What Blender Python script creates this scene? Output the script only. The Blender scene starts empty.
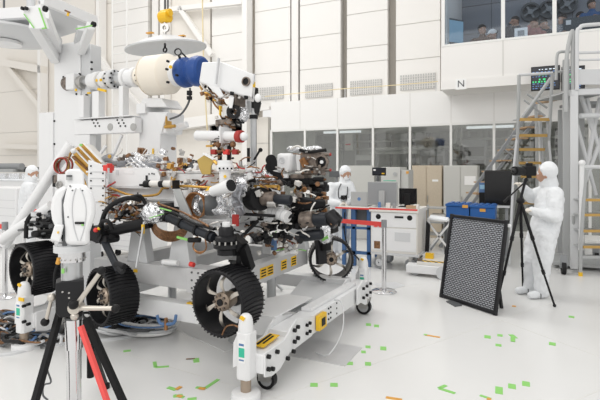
import bpy, math, random
from math import radians as R, sin, cos, pi
from mathutils import Vector, Matrix, noise
random.seed(7)
S = bpy.context.scene
COL = S.collection
# ------------------------------------------------------------------ camera
FPX, H, YAW = 480.0, 1.65, R(25.64)
cam = bpy.data.cameras.new('camera'); cam.sensor_width = 36; cam.lens = 36*FPX/600
cam.shift_y = -32/600; cam.clip_end = 200
co = bpy.data.objects.new('camera', cam); COL.objects.link(co)
co.location = (0, 0, H); co.rotation_euler = (R(90), 0, YAW); S.camera = co
# ------------------------------------------------------------------ world and light
w = bpy.data.worlds.new('world'); S.world = w; w.use_nodes = True
w.node_tree.nodes['Background'].inputs[0].default_value = (1.0, .985, .965, 1)
w.node_tree.nodes['Background'].inputs[1].default_value = 0.90
def area(name, loc, sx, sy, power, color=(1, .985, .96), rot=(0, 0, 0)):
    l = bpy.data.lights.new(name, 'AREA'); l.shape = 'RECTANGLE'; l.size = sx; l.size_y = sy
    l.energy = power; l.color = color
    o = bpy.data.objects.new(name, l); COL.objects.link(o); o.location = loc; o.rotation_euler = rot
    return o
area('ceiling_lamp', (-5, 5, 11), 6, 3, 150)
area('ceiling_lamp', (1, 6, 11), 6, 3, 60)
area('ceiling_lamp', (-1.5, -1.5, 10), 7, 4, 60)
area('ceiling_lamp', (-9, 8, 11), 6, 3, 300)
area('front_fill_light', (-3, -5, 7.5), 9, 4, 330, rot=(R(52), 0, R(4)))  # fill light added behind the camera to lift the floor under the rover
area('lab_lamp', (-3.0, 13.9, 3.5), 6, .5, 190, (1, 1, .96))
area('lab_lamp', (3.0, 13.9, 3.5), 6, .5, 190, (1, 1, .96))
area('gallery_lamp', (1.8, 13.0, 6.9), 6, .6, 22, (.9, .95, 1))
S.view_settings.view_transform = 'Standard'; S.view_settings.look = 'None'
S.view_settings.gamma = 1; S.view_settings.use_curve_mapping = False; S.view_settings.exposure = 0.0

# ------------------------------------------------------------------ where a ray of the photo meets a real plane
C_, S_ = cos(YAW), sin(YAW)
def ray(px, py):
    a = (px-300)/FPX
    return Vector((C_*a - S_, S_*a + C_, -(py-168)/FPX))
CAM = Vector((0, 0, H))
def PD(px, py, d): return CAM + ray(px, py)*d
def G(px, py, z=0): r = ray(px, py); return CAM + r*((z-H)/r.z)
def PY(px, py, y): r = ray(px, py); return CAM + r*(y/r.y)
def PX(px, py, x): r = ray(px, py); return CAM + r*(x/r.x)

# ------------------------------------------------------------------ materials
MATS = {}
def mat(name, color, rough=.5, metal=0, bump=0, bscale=40, var=0, vscale=6, emit=0, coat=0, spec=.5, bdist=.01):
    if name in MATS: return MATS[name]
    m = bpy.data.materials.new(name); m.use_nodes = True; nt = m.node_tree; b = nt.nodes['Principled BSDF']
    c = tuple(color)+(1,)
    b.inputs['Base Color'].default_value = c; b.inputs['Roughness'].default_value = rough
    b.inputs['Metallic'].default_value = metal; b.inputs['Coat Weight'].default_value = coat
    b.inputs['Specular IOR Level'].default_value = spec
    tc = None
    if bump or var:
        tc = nt.nodes.new('ShaderNodeTexCoord')
    if var:
        n = nt.nodes.new('ShaderNodeTexNoise'); n.inputs['Scale'].default_value = vscale; n.inputs['Detail'].default_value = 5
        nt.links.new(tc.outputs['Object'], n.inputs['Vector'])
        r = nt.nodes.new('ShaderNodeValToRGB'); e = r.color_ramp.elements
        e[0].position = .35; e[1].position = .65
        e[0].color = tuple(max(0, x*(1-var)) for x in color)+(1,); e[1].color = tuple(min(1, x*(1+var)) for x in color)+(1,)
        nt.links.new(n.outputs['Fac'], r.inputs['Fac']); nt.links.new(r.outputs['Color'], b.inputs['Base Color'])
    if bump:
        n = nt.nodes.new('ShaderNodeTexNoise'); n.inputs['Scale'].default_value = bscale; n.inputs['Detail'].default_value = 3
        nt.links.new(tc.outputs['Object'], n.inputs['Vector'])
        bp = nt.nodes.new('ShaderNodeBump'); bp.inputs['Strength'].default_value = bump; bp.inputs['Distance'].default_value = bdist
        nt.links.new(n.outputs['Fac'], bp.inputs['Height']); nt.links.new(bp.outputs['Normal'], b.inputs['Normal'])
    if emit:
        b.inputs['Emission Color'].default_value = c; b.inputs['Emission Strength'].default_value = emit
    MATS[name] = m; return m
mat('floor_epoxy', (.745, .745, .735), .22, var=.02, vscale=.7, spec=.4)
mat('wall_white', (.84, .825, .80), .6); mat('wall_cream', (.80, .765, .71), .7); mat('wall_beige', (.73, .67, .60), .7)
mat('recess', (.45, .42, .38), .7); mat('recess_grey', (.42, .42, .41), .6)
mat('seam', (.66, .65, .62), .7); mat('grille', (.52, .52, .51), .6)
mat('band_white', (.86, .855, .84), .5); mat('frame_white', (.82, .82, .80), .45)
mat('lab_wall', (.50, .51, .48), .7, var=.08, vscale=1.5); mat('lab_pipe', (.50, .51, .49), .5); mat('lab_dark', (.10, .10, .10), .6)
mat('white', (.79, .795, .80), .4, spec=.45); mat('white_gloss', (.80, .805, .81), .28, coat=.2)
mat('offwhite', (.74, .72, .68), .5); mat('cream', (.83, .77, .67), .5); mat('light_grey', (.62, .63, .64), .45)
mat('alu', (.55, .56, .57), .38, .85, var=.06, vscale=10); mat('alu_plate', (.60, .60, .605), .42, .25, var=.05, vscale=4)
mat('grey_paint', (.42, .43, .43), .5); mat('mid_grey', (.28, .29, .30), .5); mat('dark_grey', (.10, .105, .11), .5)
mat('chrome', (.72, .72, .73), .12, 1); mat('steel', (.50, .49, .47), .3, .9); mat('titanium', (.60, .56, .50), .35, .6)
mat('black', (.010, .010, .011), .5, spec=.25); mat('black_metal', (.016, .016, .018), .4, .2, spec=.3); mat('rubber', (.012, .012, .013), .6, spec=.3)
mat('wheel_black', (.012, .012, .014), .42, .2, spec=.35); mat('tube_black', (.018, .021, .027), .42, spec=.3)
mat('gold', (.62, .36, .09), .32, .75, bump=.4, bscale=30); mat('gold_plate', (.50, .35, .10), .55, .25)
mat('brown', (.22, .11, .05), .5, .3, var=.4, vscale=40); mat('copper', (.35, .17, .07), .4, .6, var=.3, vscale=30)
mat('brown_metal', (.20, .165, .14), .45, .5, var=.35, vscale=25)
mat('foil', (.74, .75, .77), .25, .85, bump=1, bscale=22, bdist=.03); mat('foil_grey', (.36, .37, .40), .35, .7, bump=1, bscale=18, bdist=.03)
mat('red', (.72, .05, .04), .45); mat('dark_red', (.38, .03, .025), .5); mat('red_belt', (.80, .08, .07), .6); mat('coral', (.85, .10, .09), .6)
mat('blue', (.008, .06, .26), .4, bump=.3, bscale=25); mat('crate_blue', (.012, .10, .34), .45); mat('leg_blue', (.05, .13, .30), .45)
mat('yellow', (.85, .52, .02), .45); mat('hook_yellow', (.85, .50, .02), .4); mat('rope', (.80, .68, .42), .7)
mat('green_tape', (.27, .62, .16), .6); mat('green_label', (.04, .50, .32), .5); mat('label_white', (.88, .88, .87), .5); mat('orange', (.70, .35, .06), .6)
mat('cabinet_beige', (.56, .48, .37), .55, var=.04, vscale=30); mat('cabinet_grey', (.57, .57, .54), .55)
mat('suit', (.80, .82, .84), .75, bump=.8, bscale=7, bdist=.05); mat('skin', (.50, .29, .20), .5); mat('glove', (.83, .78, .70), .6)
mat('hair', (.03, .02, .015), .6); mat('cloth_navy', (.03, .035, .05), .8); mat('cloth_pink', (.45, .18, .16), .8); mat('cloth_grey', (.2, .22, .24), .8)
mat('cloth_blue', (.05, .12, .28), .8); mat('cloth_brown', (.16, .09, .06), .8)
mat('screen_black', (.006, .006, .007), .2); mat('screen_dark', (.01, .012, .02), .3)
mat('glow_green', (.05, .6, .2), emit=.6); mat('glow_blue', (.12, .24, .5), emit=.4); mat('glow_white', (.7, .8, .9), emit=.8); mat('glow_screen', (.25, .42, .55), emit=.25)
mat('step_yellow', (.50, .31, .09), .55); mat('wood', (.45, .30, .18), .6); mat('cable_blue', (.10, .20, .40), .5)
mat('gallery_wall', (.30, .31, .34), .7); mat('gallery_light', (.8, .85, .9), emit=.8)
mat('sheet_grey', (.735, .735, .73), .45); mat('bronze', (.40, .32, .25), .4, .5)
def glassmat(name, tint, fac):
    m = bpy.data.materials.new(name); m.use_nodes = True; nt = m.node_tree
    for n in list(nt.nodes): nt.nodes.remove(n)
    o = nt.nodes.new('ShaderNodeOutputMaterial'); mx = nt.nodes.new('ShaderNodeMixShader')
    t = nt.nodes.new('ShaderNodeBsdfTransparent'); t.inputs[0].default_value = tint+(1,)
    g = nt.nodes.new('ShaderNodeBsdfGlossy'); g.inputs['Roughness'].default_value = .03
    mx.inputs[0].default_value = fac
    nt.links.new(t.outputs[0], mx.inputs[1]); nt.links.new(g.outputs[0], mx.inputs[2]); nt.links.new(mx.outputs[0], o.inputs[0])
    MATS[name] = m
glassmat('lab_glass', (.88, .89, .87), .14); glassmat('gallery_glass', (.80, .84, .88), .02)
def brickmat():
    m = mat('lattice', (.4, .4, .4), .5); nt = m.node_tree; b = nt.nodes['Principled BSDF']
    tc = nt.nodes.new('ShaderNodeTexCoord'); br = nt.nodes.new('ShaderNodeTexBrick')
    br.inputs['Color1'].default_value = (.42, .44, .47, 1); br.inputs['Color2'].default_value = (.33, .35, .38, 1); br.inputs['Mortar'].default_value = (.015, .015, .018, 1)
    br.inputs['Scale'].default_value = 1; br.inputs['Brick Width'].default_value = .048; br.inputs['Row Height'].default_value = .0225
    br.inputs['Mortar Size'].default_value = .0055; br.inputs['Mortar Smooth'].default_value = .1
    nt.links.new(tc.outputs['UV'], br.inputs['Vector']); nt.links.new(br.outputs['Color'], b.inputs['Base Color'])
brickmat()
def chevron_mat():
    m = mat('hazard', (.8, .5, .02), .5); nt = m.node_tree; b = nt.nodes['Principled BSDF']
    tc = nt.nodes.new('ShaderNodeTexCoord'); wv = nt.nodes.new('ShaderNodeTexWave'); wv.bands_direction = 'DIAGONAL'; wv.inputs['Scale'].default_value = 6
    r = nt.nodes.new('ShaderNodeValToRGB'); r.color_ramp.interpolation = 'CONSTANT'
    r.color_ramp.elements[0].color = (.02, .02, .02, 1); r.color_ramp.elements[1].color = (.8, .5, .02, 1); r.color_ramp.elements[1].position = .5
    nt.links.new(tc.outputs['Object'], wv.inputs['Vector']); nt.links.new(wv.outputs['Fac'], r.inputs['Fac']); nt.links.new(r.outputs['Color'], b.inputs['Base Color'])
chevron_mat()

# ------------------------------------------------------------------ mesh building
def V(*a): return Vector(a)
def basis(d):
    d = d.normalized(); u = d.cross(V(0, 0, 1))
    if u.length < 1e-3: u = V(1, 0, 0)
    u.normalize(); return u, u.cross(d).normalized()*-1
TURN = [0]                              # rover brackets are set square to the arm, turned about the vertical
class MB:
    def __init__(s, mt='white'): s.v = []; s.f = []; s.mi = []; s.mats = []; s.m(mt)
    def m(s, name):
        if name not in s.mats: s.mats.append(name)
        s.cur = s.mats.index(name); return s
    def add(s, vs, fs):
        o = len(s.v); s.v += [Vector(v) for v in vs]
        s.f += [tuple(i+o for i in f) for f in fs]; s.mi += [s.cur]*len(fs); return s
    def box(s, a, b, M=None):
        x0, y0, z0 = a; x1, y1, z1 = b
        if x0 > x1: x0, x1 = x1, x0
        if y0 > y1: y0, y1 = y1, y0
        if z0 > z1: z0, z1 = z1, z0
        vs = [V(x0, y0, z0), V(x1, y0, z0), V(x1, y1, z0), V(x0, y1, z0), V(x0, y0, z1), V(x1, y0, z1), V(x1, y1, z1), V(x0, y1, z1)]
        if M: vs = [M @ v for v in vs]
        return s.add(vs, [(3, 2, 1, 0), (4, 5, 6, 7), (0, 1, 5, 4), (1, 2, 6, 5), (2, 3, 7, 6), (3, 0, 4, 7)])
    def cbox(s, c, d, rx=0, ry=0, rz=0):
        M = Matrix.Translation(c) @ Matrix.Rotation(rz, 4, 'Z') @ Matrix.Rotation(ry, 4, 'Y') @ Matrix.Rotation(rx, 4, 'X')
        return s.box((-d[0]/2, -d[1]/2, -d[2]/2), (d[0]/2, d[1]/2, d[2]/2), M)
    def beam(s, p0, p1, w, h):            # a rectangular bar between two points
        p0, p1 = Vector(p0), Vector(p1); u, n = basis(p1-p0); vs = []
        for p in (p0, p1):
            for a, b in ((-1, -1), (1, -1), (1, 1), (-1, 1)): vs.append(p + u*a*w/2 + n*b*h/2)
        return s.add(vs, [(3, 2, 1, 0), (4, 5, 6, 7), (0, 1, 5, 4), (1, 2, 6, 5), (2, 3, 7, 6), (3, 0, 4, 7)])
    def cyl(s, p0, p1, r0, r1=None, n=20, caps=True):
        p0, p1 = Vector(p0), Vector(p1); r1 = r0 if r1 is None else r1; u, k = basis(p1-p0); vs = []
        for p, r in ((p0, r0), (p1, r1)):
            for i in range(n):
                t = 2*pi*i/n; vs.append(p + (u*cos(t) + k*sin(t))*r)
        fs = [(i, (i+1) % n, n+(i+1) % n, n+i) for i in range(n)]
        if caps: fs += [tuple(range(n-1, -1, -1)), tuple(range(n, 2*n))]
        return s.add(vs, fs)
    def lathe(s, p0, axis, prof, n=28):   # prof: (distance along the axis, radius)
        p0, axis = Vector(p0), Vector(axis).normalized(); u, k = basis(axis); vs = []; fs = []
        for h, r in prof:
            for i in range(n):
                t = 2*pi*i/n; vs.append(p0 + axis*h + (u*cos(t)+k*sin(t))*max(r, 1e-4))
        for j in range(len(prof)-1):
            for i in range(n): fs.append((j*n+i, j*n+(i+1) % n, (j+1)*n+(i+1) % n, (j+1)*n+i))
        return s.add(vs, fs)
    def tube(s, pts, r, n=8, smooth=True):
        pts = [Vector(p) for p in pts]
        if smooth and len(pts) > 2:
            q = [pts[0]]+pts+[pts[-1]]; out = []
            for i in range(1, len(q)-2):
                for t in (0, .25, .5, .75):
                    a, b, c, d = q[i-1], q[i], q[i+1], q[i+2]
                    out.append(.5*((2*b)+(c-a)*t+(2*a-5*b+4*c-d)*t*t+(3*b-a-3*c+d)*t**3))
            out.append(pts[-1]); pts = out
        vs = []; u = None
        for i, p in enumerate(pts):
            d = (pts[min(i+1, len(pts)-1)]-pts[max(i-1, 0)])
            if d.length < 1e-6: d = V(0, 0, 1)
            d.normalize()
            u = basis(d)[0] if u is None else (u-d*u.dot(d))
            if u.length < 1e-4: u = basis(d)[0]
            u.normalize(); k = d.cross(u)
            for j in range(n):
                t = 2*pi*j/n; vs.append(p+(u*cos(t)+k*sin(t))*r)
        fs = [(i*n+j, i*n+(j+1) % n, (i+1)*n+(j+1) % n, (i+1)*n+j) for i in range(len(pts)-1) for j in range(n)]
        fs += [tuple(range(n-1, -1, -1)), tuple(range((len(pts)-1)*n, len(pts)*n))]
        return s.add(vs, fs)
    def sph(s, c, r, sc=(1, 1, 1), n=14, rz=0):
        c = Vector(c); vs = []; fs = []; m = n//2
        for i in range(m+1):
            a = pi*i/m
            for j in range(n):
                t = 2*pi*j/n; v = V(sin(a)*cos(t)*sc[0], sin(a)*sin(t)*sc[1], cos(a)*sc[2])*r
                if rz: v = Matrix.Rotation(rz, 3, 'Z') @ v
                vs.append(c+v)
        for i in range(m):
            for j in range(n): fs.append((i*n+j, (i+1)*n+j, (i+1)*n+(j+1) % n, i*n+(j+1) % n))
        return s.add(vs, fs)
    def crumple(s, c, r, sc=(1, 1, 1), amp=.25, n=30):
        o = len(s.v); s.sph(c, r, sc, n); c = Vector(c); sd = Vector(c)*7
        for i in range(o, len(s.v)):
            d = s.v[i]-c; q = d*(9 if r < .07 else 5.5)/max(r*8, .3)*2+sd
            k = noise.noise(q*2.2)+.6*noise.noise(q*5)+.4*abs(noise.noise(q*11)); s.v[i] = c+d*(1+amp*k)
        return s
    def cap(s, p0, r0, p1, r1): s.cyl(p0, p1, r0, r1, 12); s.sph(p0, r0*.999, n=12); s.sph(p1, r1*.999, n=12); return s
    def prism(s, poly, off):              # polygon swept by a vector
        poly = [Vector(p) for p in poly]; off = Vector(off); n = len(poly)
        if TURN[0] and off.x == 0 and off.z == 0: off = Matrix.Rotation(TURN[0], 3, 'Z') @ off
        fs = [tuple(range(n-1, -1, -1)), tuple(range(n, 2*n))]+[(i, (i+1) % n, n+(i+1) % n, n+i) for i in range(n)]
        return s.add(poly+[p+off for p in poly], fs)
    def ring(s, c, axis, r0, r1, wd, n=48):
        return s.lathe(Vector(c)-Vector(axis).normalized()*wd/2, axis, [(0, r0), (0, r1), (wd, r1), (wd, r0), (0, r0)], n)
    def build(s, name, parent=None, bevel=0, world=True, angle=35, voxel=0, fixn=True):
        me = bpy.data.meshes.new(name); off = V(0, 0, 0)
        if parent is not None and world: off = ROOT[parent.name]
        me.from_pydata([v-off for v in s.v], [], s.f)
        for n in s.mats: me.materials.append(MATS[n])
        me.polygons.foreach_set('material_index', s.mi); me.update()
        import bmesh
        bm = bmesh.new(); bm.from_mesh(me); bmesh.ops.recalc_face_normals(bm, faces=bm.faces); bm.to_mesh(me); bm.free()
        me.shade_smooth()
        if not voxel: me.set_sharp_from_angle(angle=R(angle))
        o = bpy.data.objects.new(name, me); COL.objects.link(o)
        if parent is not None:
            o.parent = parent; ROOT[o.name] = ROOT[parent.name]
        else:                              # a single-mesh thing: origin at its base
            zs = min(v.z for v in me.vertices[:] and [x.co for x in me.vertices]); cx = sum(v.co.x for v in me.vertices)/len(me.vertices); cy = sum(v.co.y for v in me.vertices)/len(me.vertices)
            b = V(cx, cy, zs); me.transform(Matrix.Translation(-b)); o.location = b; ROOT[o.name] = b
        if bevel:
            bv = o.modifiers.new('bevel', 'BEVEL'); bv.width = bevel; bv.segments = 2; bv.limit_method = 'ANGLE'; bv.angle_limit = R(40)
        if voxel:
            r = o.modifiers.new('remesh', 'REMESH'); r.mode = 'VOXEL'; r.voxel_size = voxel; r.use_smooth_shade = True
            sm = o.modifiers.new('smooth', 'SMOOTH'); sm.factor = .5; sm.iterations = 4
        return o
ROOT = {}
def tag(o, label=None, cat=None, group=None, kind=None):
    if label: o['label'] = label
    if cat: o['category'] = cat
    if group: o['group'] = group
    if kind: o['kind'] = kind
    return o
def thing(name, loc, label, cat, group=None):
    o = bpy.data.objects.new(name, None); COL.objects.link(o); o.empty_display_size = .1
    o.location = loc; ROOT[o.name] = Vector(loc); return tag(o, label, cat, group)
def copytree(o, parent=None):
    c = o.copy(); COL.objects.link(c)
    if parent: c.parent = parent
    for ch in list(o.children):
        copytree(ch, c)
    return c
def struct(o): o['kind'] = 'structure'; return o
def fontmesh(text, name, size, loc, rot, mt, parent=None, label=None):
    cu = bpy.data.curves.new('t', 'FONT'); cu.body = text; cu.size = size; cu.extrude = .002; cu.align_x = 'CENTER'; cu.align_y = 'CENTER'
    t = bpy.data.objects.new('t', cu); me = bpy.data.meshes.new_from_object(t); bpy.data.objects.remove(t)
    me.materials.clear(); me.materials.append(MATS[mt]); o = bpy.data.objects.new(name, me); COL.objects.link(o)
    o.location = Vector(loc)-(ROOT[parent.name] if parent else V(0, 0, 0)); o.rotation_euler = rot
    if parent: o.parent = parent
    return o

# =================================================================== THE SETTING
YW, YH, YG = 12.7, 13.5, 11.73        # lab glass wall, high bay wall, gallery face
struct(MB('floor_epoxy').box((-24, -4, -.1), (12, 16.4, 0)).build('floor'))
# high bay wall: recessed back with proud white panels and seams
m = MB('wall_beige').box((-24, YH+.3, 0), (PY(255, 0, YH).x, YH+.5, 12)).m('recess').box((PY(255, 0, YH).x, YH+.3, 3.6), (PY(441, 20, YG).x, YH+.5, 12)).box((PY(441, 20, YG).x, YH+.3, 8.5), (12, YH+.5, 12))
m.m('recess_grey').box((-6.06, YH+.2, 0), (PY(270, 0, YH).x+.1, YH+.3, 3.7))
def panels(x0p, x1p, seams, zb, mt='wall_white', top=11):
    x0, x1 = PY(x0p, 100, YH).x, PY(x1p, 100, YH).x
    zs = [zb]+sorted(seams)+[top]
    m.m('seam').box((x0+.02, YH+.02, zb), (x1-.02, YH+.29, top)).m(mt)
    for a, b in zip(zs, zs[1:]): m.box((x0, YH, a+.012), (x1, YH+.12, b-.012))
    return x0, x1
panels(300, 340.5, [4.7, 5.7, 6.7, 7.7], 3.6); panels(347, 387.5, [4.75, 5.2, 6.2, 7.2, 8.2], 3.6)
panels(396, 440, [4.7, 5.7, 6.7], 3.6); panels(255, 290, [4.7, 5.7, 6.73, 7.7, 8.7], 3.6); panels(291.5, 298, [], 3.6)
panels(212, 243, [4.1, 5.24, 6.15, 8.2], 2.5); panels(113, 148, [5.1, 5.66, 6.3, 7.05, 7.6, 8.3, 9.2, 10], 2)
panels(97, 112, [3, 5, 8], 0, 'wall_cream'); panels(152, 158, [], 0, 'wall_white'); panels(160, 166, [], 0, 'wall_cream')
panels(168, 210, [3.2, 5.9, 9], 0, 'wall_cream'); panels(244.5, 247, [], 0, 'wall_white')
panels(40, 95, [2.2, 3.1, 6.4, 8.5], 0, 'wall_cream'); panels(-60, 38, [2.2, 3.2, 5, 8], 0, 'wall_cream')
panels(212, 268, [1.6, 2.45], 0, 'wall_cream', 3.3)
for (a, b, c, d, k) in ((305, 332, 84, 97, 'grille'), (350, 381.5, 80, 94, 'grille'), (400, 435, 74, 89, 'grille'), (258, 283, 87, 99, 'grille')):
    p, q = PY(a, (c+d)/2, YH-.05), PY(b, (c+d)/2, YH-.05); dd = PY((a+b)/2, 0, YH-.05)
    sc = (YH-.05)/ray((a+b)/2, 0).y
    z1, z0 = H+(168-c)*sc/FPX, H+(168-d)*sc/FPX
    m.m('grille').box((p.x, YH-.04, z0), (q.x, YH, z1))
    n = 14; m.m('wall_white')
    for i in range(1, n): x = p.x+(q.x-p.x)*i/n; m.box((x-.008, YH-.055, z0), (x+.008, YH-.04, z1))
    for i in range(1, 6): z = z0+(z1-z0)*i/6; m.box((p.x, YH-.055, z-.006), (q.x, YH-.04, z+.006))
struct(m.build('wall_back'))
# steel framing proud of the wall on the left
m = MB('wall_white')
for px in (41, 99.5, 164, 246): x = PY(px, 0, YH-.3).x; m.box((x-.09, YH-.4, 0), (x+.09, YH-.05, 11))
def wl(a, b, c, d, w=.16, mt='wall_white'): m.m(mt).beam(PY(a, b, YH-.25), PY(c, d, YH-.25), w, w)
wl(180, 8, 212, 55); wl(168, 10, 243, 2); wl(0, 62, 44, 70, .3, 'wall_cream'); wl(8, 66, 42, 108, .2, 'wall_cream'); wl(98, 52, 113, 78); wl(165, 128, 245, 116, .28)
wl(0, 146, 60, 148, .2, 'wall_cream'); wl(168, 122, 270, 108, .1); wl(98, 62, 145, 110, .12)
struct(m.build('trim_1'))
m = MB('frame_white')
for k in range(11): m.cyl((-13.45, 12.55, .3+k*.9), (-12.75, 12.55, .3+k*.9), .02, n=8)
for x in (-13.45, -12.75): m.cyl((x, 12.55, 0), (x, 12.55, 10), .03, n=8)
tag(m.build('wall_ladder'), 'white caged ladder rising along the bay wall behind the white tower', 'ladder')
# lab building: band, posts, glass
XL = PY(271, 100, YW).x
m = MB('band_white').box((XL, YW, 2.80), (9, YH-.06, 3.63))
m.m('seam')
for px in (300, 337.5, 373, 410, 451, 494, 540): x = PY(px, 110, YW).x; m.box((x-.006, YW-.004, 2.8), (x+.006, YW+.01, 3.63))
m.m('band_white').box((XL, YH, 2.8), (9, 16.2, 3.63))
struct(m.build('wall_lab_band'))
m = MB('lab_wall').box((XL, 15.9, 0), (9, 16.1, 2.8)).box((XL-.1, YW+.1, 0), (XL-.02, 16, 2.8)).box((9, YW, 0), (9.1, 16, 2.8))
struct(m.build('wall_lab'))
mx = [271.5, 305, 337.5, 373, 410, 451, 494, 540, 590, 645]
for i, px in enumerate(mx[:-1]):
    a, b = PY(px, 110, YW).x, PY(mx[i+1], 110, YW).x
    m = MB('frame_white').box((a-.03, YW-.02, 0), (a+.03, YW+.08, 2.8)).box((a, YW-.01, 0), (b, YW+.07, .12)).box((a, YW-.01, 2.74), (b, YW+.07, 2.8))
    o = struct(m.build('window_%d' % (i+1)))
    MB('lab_glass').box((a+.03, YW+.03, .12), (b-.03, YW+.04, 2.74)).build('pane', o)
# things inside the lab
def lab_pipe(pts, r, mt, label): tag(MB(mt).tube(pts, r, 8, False).build('pipe'), label, 'pipe', 'pipes inside the glazed lab')
lp = 'grey pipe on the lab wall behind the glass panes'
for x in [-7.2+.41*i_+.11*(i_ % 3) for i_ in range(30)] + [-6.2, -5.3, -4.9, -4.75, -3.6, -3.45, -2.6, -1.4, -.6, .2, 1.1, 1.25, 2.3, 3.1, 3.9, 4.4]:
    lab_pipe([(x, 15.8, 0), (x, 15.8, 2.8)], random.choice((.03, .05, .07)), random.choice(('lab_pipe', 'lab_dark', 'lab_pipe')), lp)
for z, x0, x1 in ((2.55, -7, 8), (2.3, -6.5, -.5), (2.2, -5, 1), (1.95, -2.2, 6)):
    lab_pipe([(x0, 15.7, z), (x1, 15.7, z)], .045, 'lab_pipe', lp)
m = MB('lab_pipe').tube([(-4.6, 14.6, 2.25), (-2.3, 14.6, 2.25), (-2.0, 14.6, 2.35), (-1.95, 14.6, 2.8)], .05).tube([(-4.6, 14.6, 2.12), (-2.2, 14.6, 2.12), (-1.85, 14.6, 2.25), (-1.8, 14.6, 2.8)], .04)
tag(m.build('duct'), 'pair of curved pale ducts under the lab ceiling', 'duct')
r = thing('switch_panel', (PY(348, 142, 15).x, 15, 1.95), 'white electrical panel with a red mark hung behind the lab glass', 'panel')
p = PY(348, 142, 14.9)
MB('offwhite').cbox((p.x, 15, p.z), (.28, .1, .55)).build('panel_box', r, .01); MB('red').cbox((p.x-.02, 14.945, p.z-.08), (.18, .01, .05)).build('red_mark', r); MB('offwhite').cyl((p.x, 15, p.z+.27), (p.x, 15, 2.8), .02).build('conduit', r)
for i, (x0, lb) in enumerate(((-5.9, 'long lab ceiling lamp behind the left glass panes'), (-1.6, 'long lab ceiling lamp behind the middle panes'), (2.2, 'long lab ceiling lamp behind the ladder'))):
    tag(MB('gallery_light').box((x0, 14.0, 2.74), (x0+1.2, 14.15, 2.8)).build('strip_lamp'), lb, 'lamp')
for px0, px1, py, mt, lb in ((355, 372, 155, 'grey_paint', 'tall grey equipment rack standing behind lab glass at left'), (420, 445, 150, 'mid_grey', 'dark equipment rack behind lab glass above the beige cabinet'), (462, 486, 140, 'mid_grey', 'dark equipment rack behind lab glass above the black display')):
    a, b = PY(px0, py, 14.2), PY(px1, py, 14.2); r = thing('equipment_rack', (a.x, 14.2, 0), lb, 'rack')
    MB(mt).box((a.x, 14.2, 0), (b.x, 14.8, a.z)).build('rack_case', r, .01); q = MB('lab_dark')
    for k in range(6): q.box((a.x+.05, 14.185, .15+k*a.z*.15), (b.x-.05, 14.2, .08+.15*a.z+k*a.z*.15-.04))
    q.build('rack_unit', r)
# gallery
GX = PY(441, 20, YG).x; zs_, zb_ = 4.52, 3.50
m = MB('wall_white').box((GX, YG, zb_), (9, YG+.12, zs_)).box((GX, YG+.12, zb_), (9, YW+.85, zb_+.12)).box((GX, YG+.12, zb_+.12), (GX+.12, 14.6, 7.0)).box((GX, YG, 7.0), (9, YG+.12, 8.5))
m.m('seam').box((PY(503, 60, YG).x-.012, YG-.01, zb_), (PY(503, 60, YG).x+.012, YG+.01, zs_)).m('wall_white').box((GX-.0, YG-.03, zb_), (9, YG, zb_+.22))
struct(m.build('wall_gallery'))
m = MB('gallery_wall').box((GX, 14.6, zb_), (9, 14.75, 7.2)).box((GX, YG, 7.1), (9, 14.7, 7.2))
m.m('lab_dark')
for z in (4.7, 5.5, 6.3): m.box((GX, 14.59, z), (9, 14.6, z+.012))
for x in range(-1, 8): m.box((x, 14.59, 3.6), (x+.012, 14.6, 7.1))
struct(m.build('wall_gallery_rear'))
gm = [443.5, 503.5, 555, 612, 680]
for i, px in enumerate(gm[:-1]):
    a, b = PY(px, 30, YG).x, PY(gm[i+1], 30, YG).x
    m = MB('frame_white').box((a-.05, YG-.012, zs_+.002), (a+.03, YG+.1, 7)).box((a+.031, YG-.006, zs_+.002), (b-.051, YG+.1, zs_+.05))
    o = struct(m.build('window_%d' % (i+12))); MB('gallery_glass').box((a+.03, YG+.05, zs_+.05), (b-.05, YG+.06, 7)).build('pane', o)
for i, (px, py) in enumerate(((530.5, 11), (549, 8), (567.5, 3))):
    p = PY(px, py, 14.4); r = thing('wall_fan', (p.x, 14.6, p.z-.27), ('left', 'middle', 'right')[i]+'most round dark fan on the gallery rear wall', 'fan', 'round fans on the gallery wall')
    if i == 1: r['label'] = 'middle round dark fan on the gallery rear wall'
    MB('dark_grey').ring((p.x, 14.5, p.z), (0, 1, 0), .19, .25, .12, 24).cyl((p.x, 14.56, p.z), (p.x, 14.59, p.z), .21).build('fan_housing', r)
    MB('mid_grey').cyl((p.x, 14.45, p.z), (p.x, 14.55, p.z), .07).build('fan_hub', r)
    for k in range(4): MB('mid_grey').cbox((p.x+.11*cos(k*pi/2+.5), 14.5, p.z+.11*sin(k*pi/2+.5)), (.16, .02, .05), ry=-(k*pi/2+.5)).build('fan_blade', r)
a = PY(455, 32, 12.4); r = thing('wall_screen', (a.x, 12.4, a.z-.4), 'blue-lit screen seen edge-on at the left end of the gallery', 'screen')
MB('dark_grey').cbox(a, (.5, .06, .62), rz=R(50)).build('screen_case', r); MB('glow_screen').cbox(a+V(.032, -.017, 0), (.44, .01, .54), rz=R(50)).build('screen_face', r)
for px, lb in ((470, 'pale gallery ceiling lamp at far left'), (498, 'pale gallery ceiling lamp left of the fans')):
    tag(MB('gallery_light').box((PY(px, 0, 13.5).x, 13.3, 7.05), (PY(px, 0, 13.5).x+.7, 13.6, 7.1)).build('ceiling_lamp_panel'), lb, 'lamp')
p = PY(521, 34, YG+.2); r = thing('notice', (p.x, p.y, zs_+.05), 'small white paper notice with dark block propped inside gallery window', 'notice')
MB('label_white').cbox((p.x, p.y, p.z+.02), (.27, .01, .24)).build('paper', r); MB('mid_grey').cbox((p.x, p.y-.008, p.z+.02), (.14, .005, .12)).build('printed_block', r)
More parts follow.
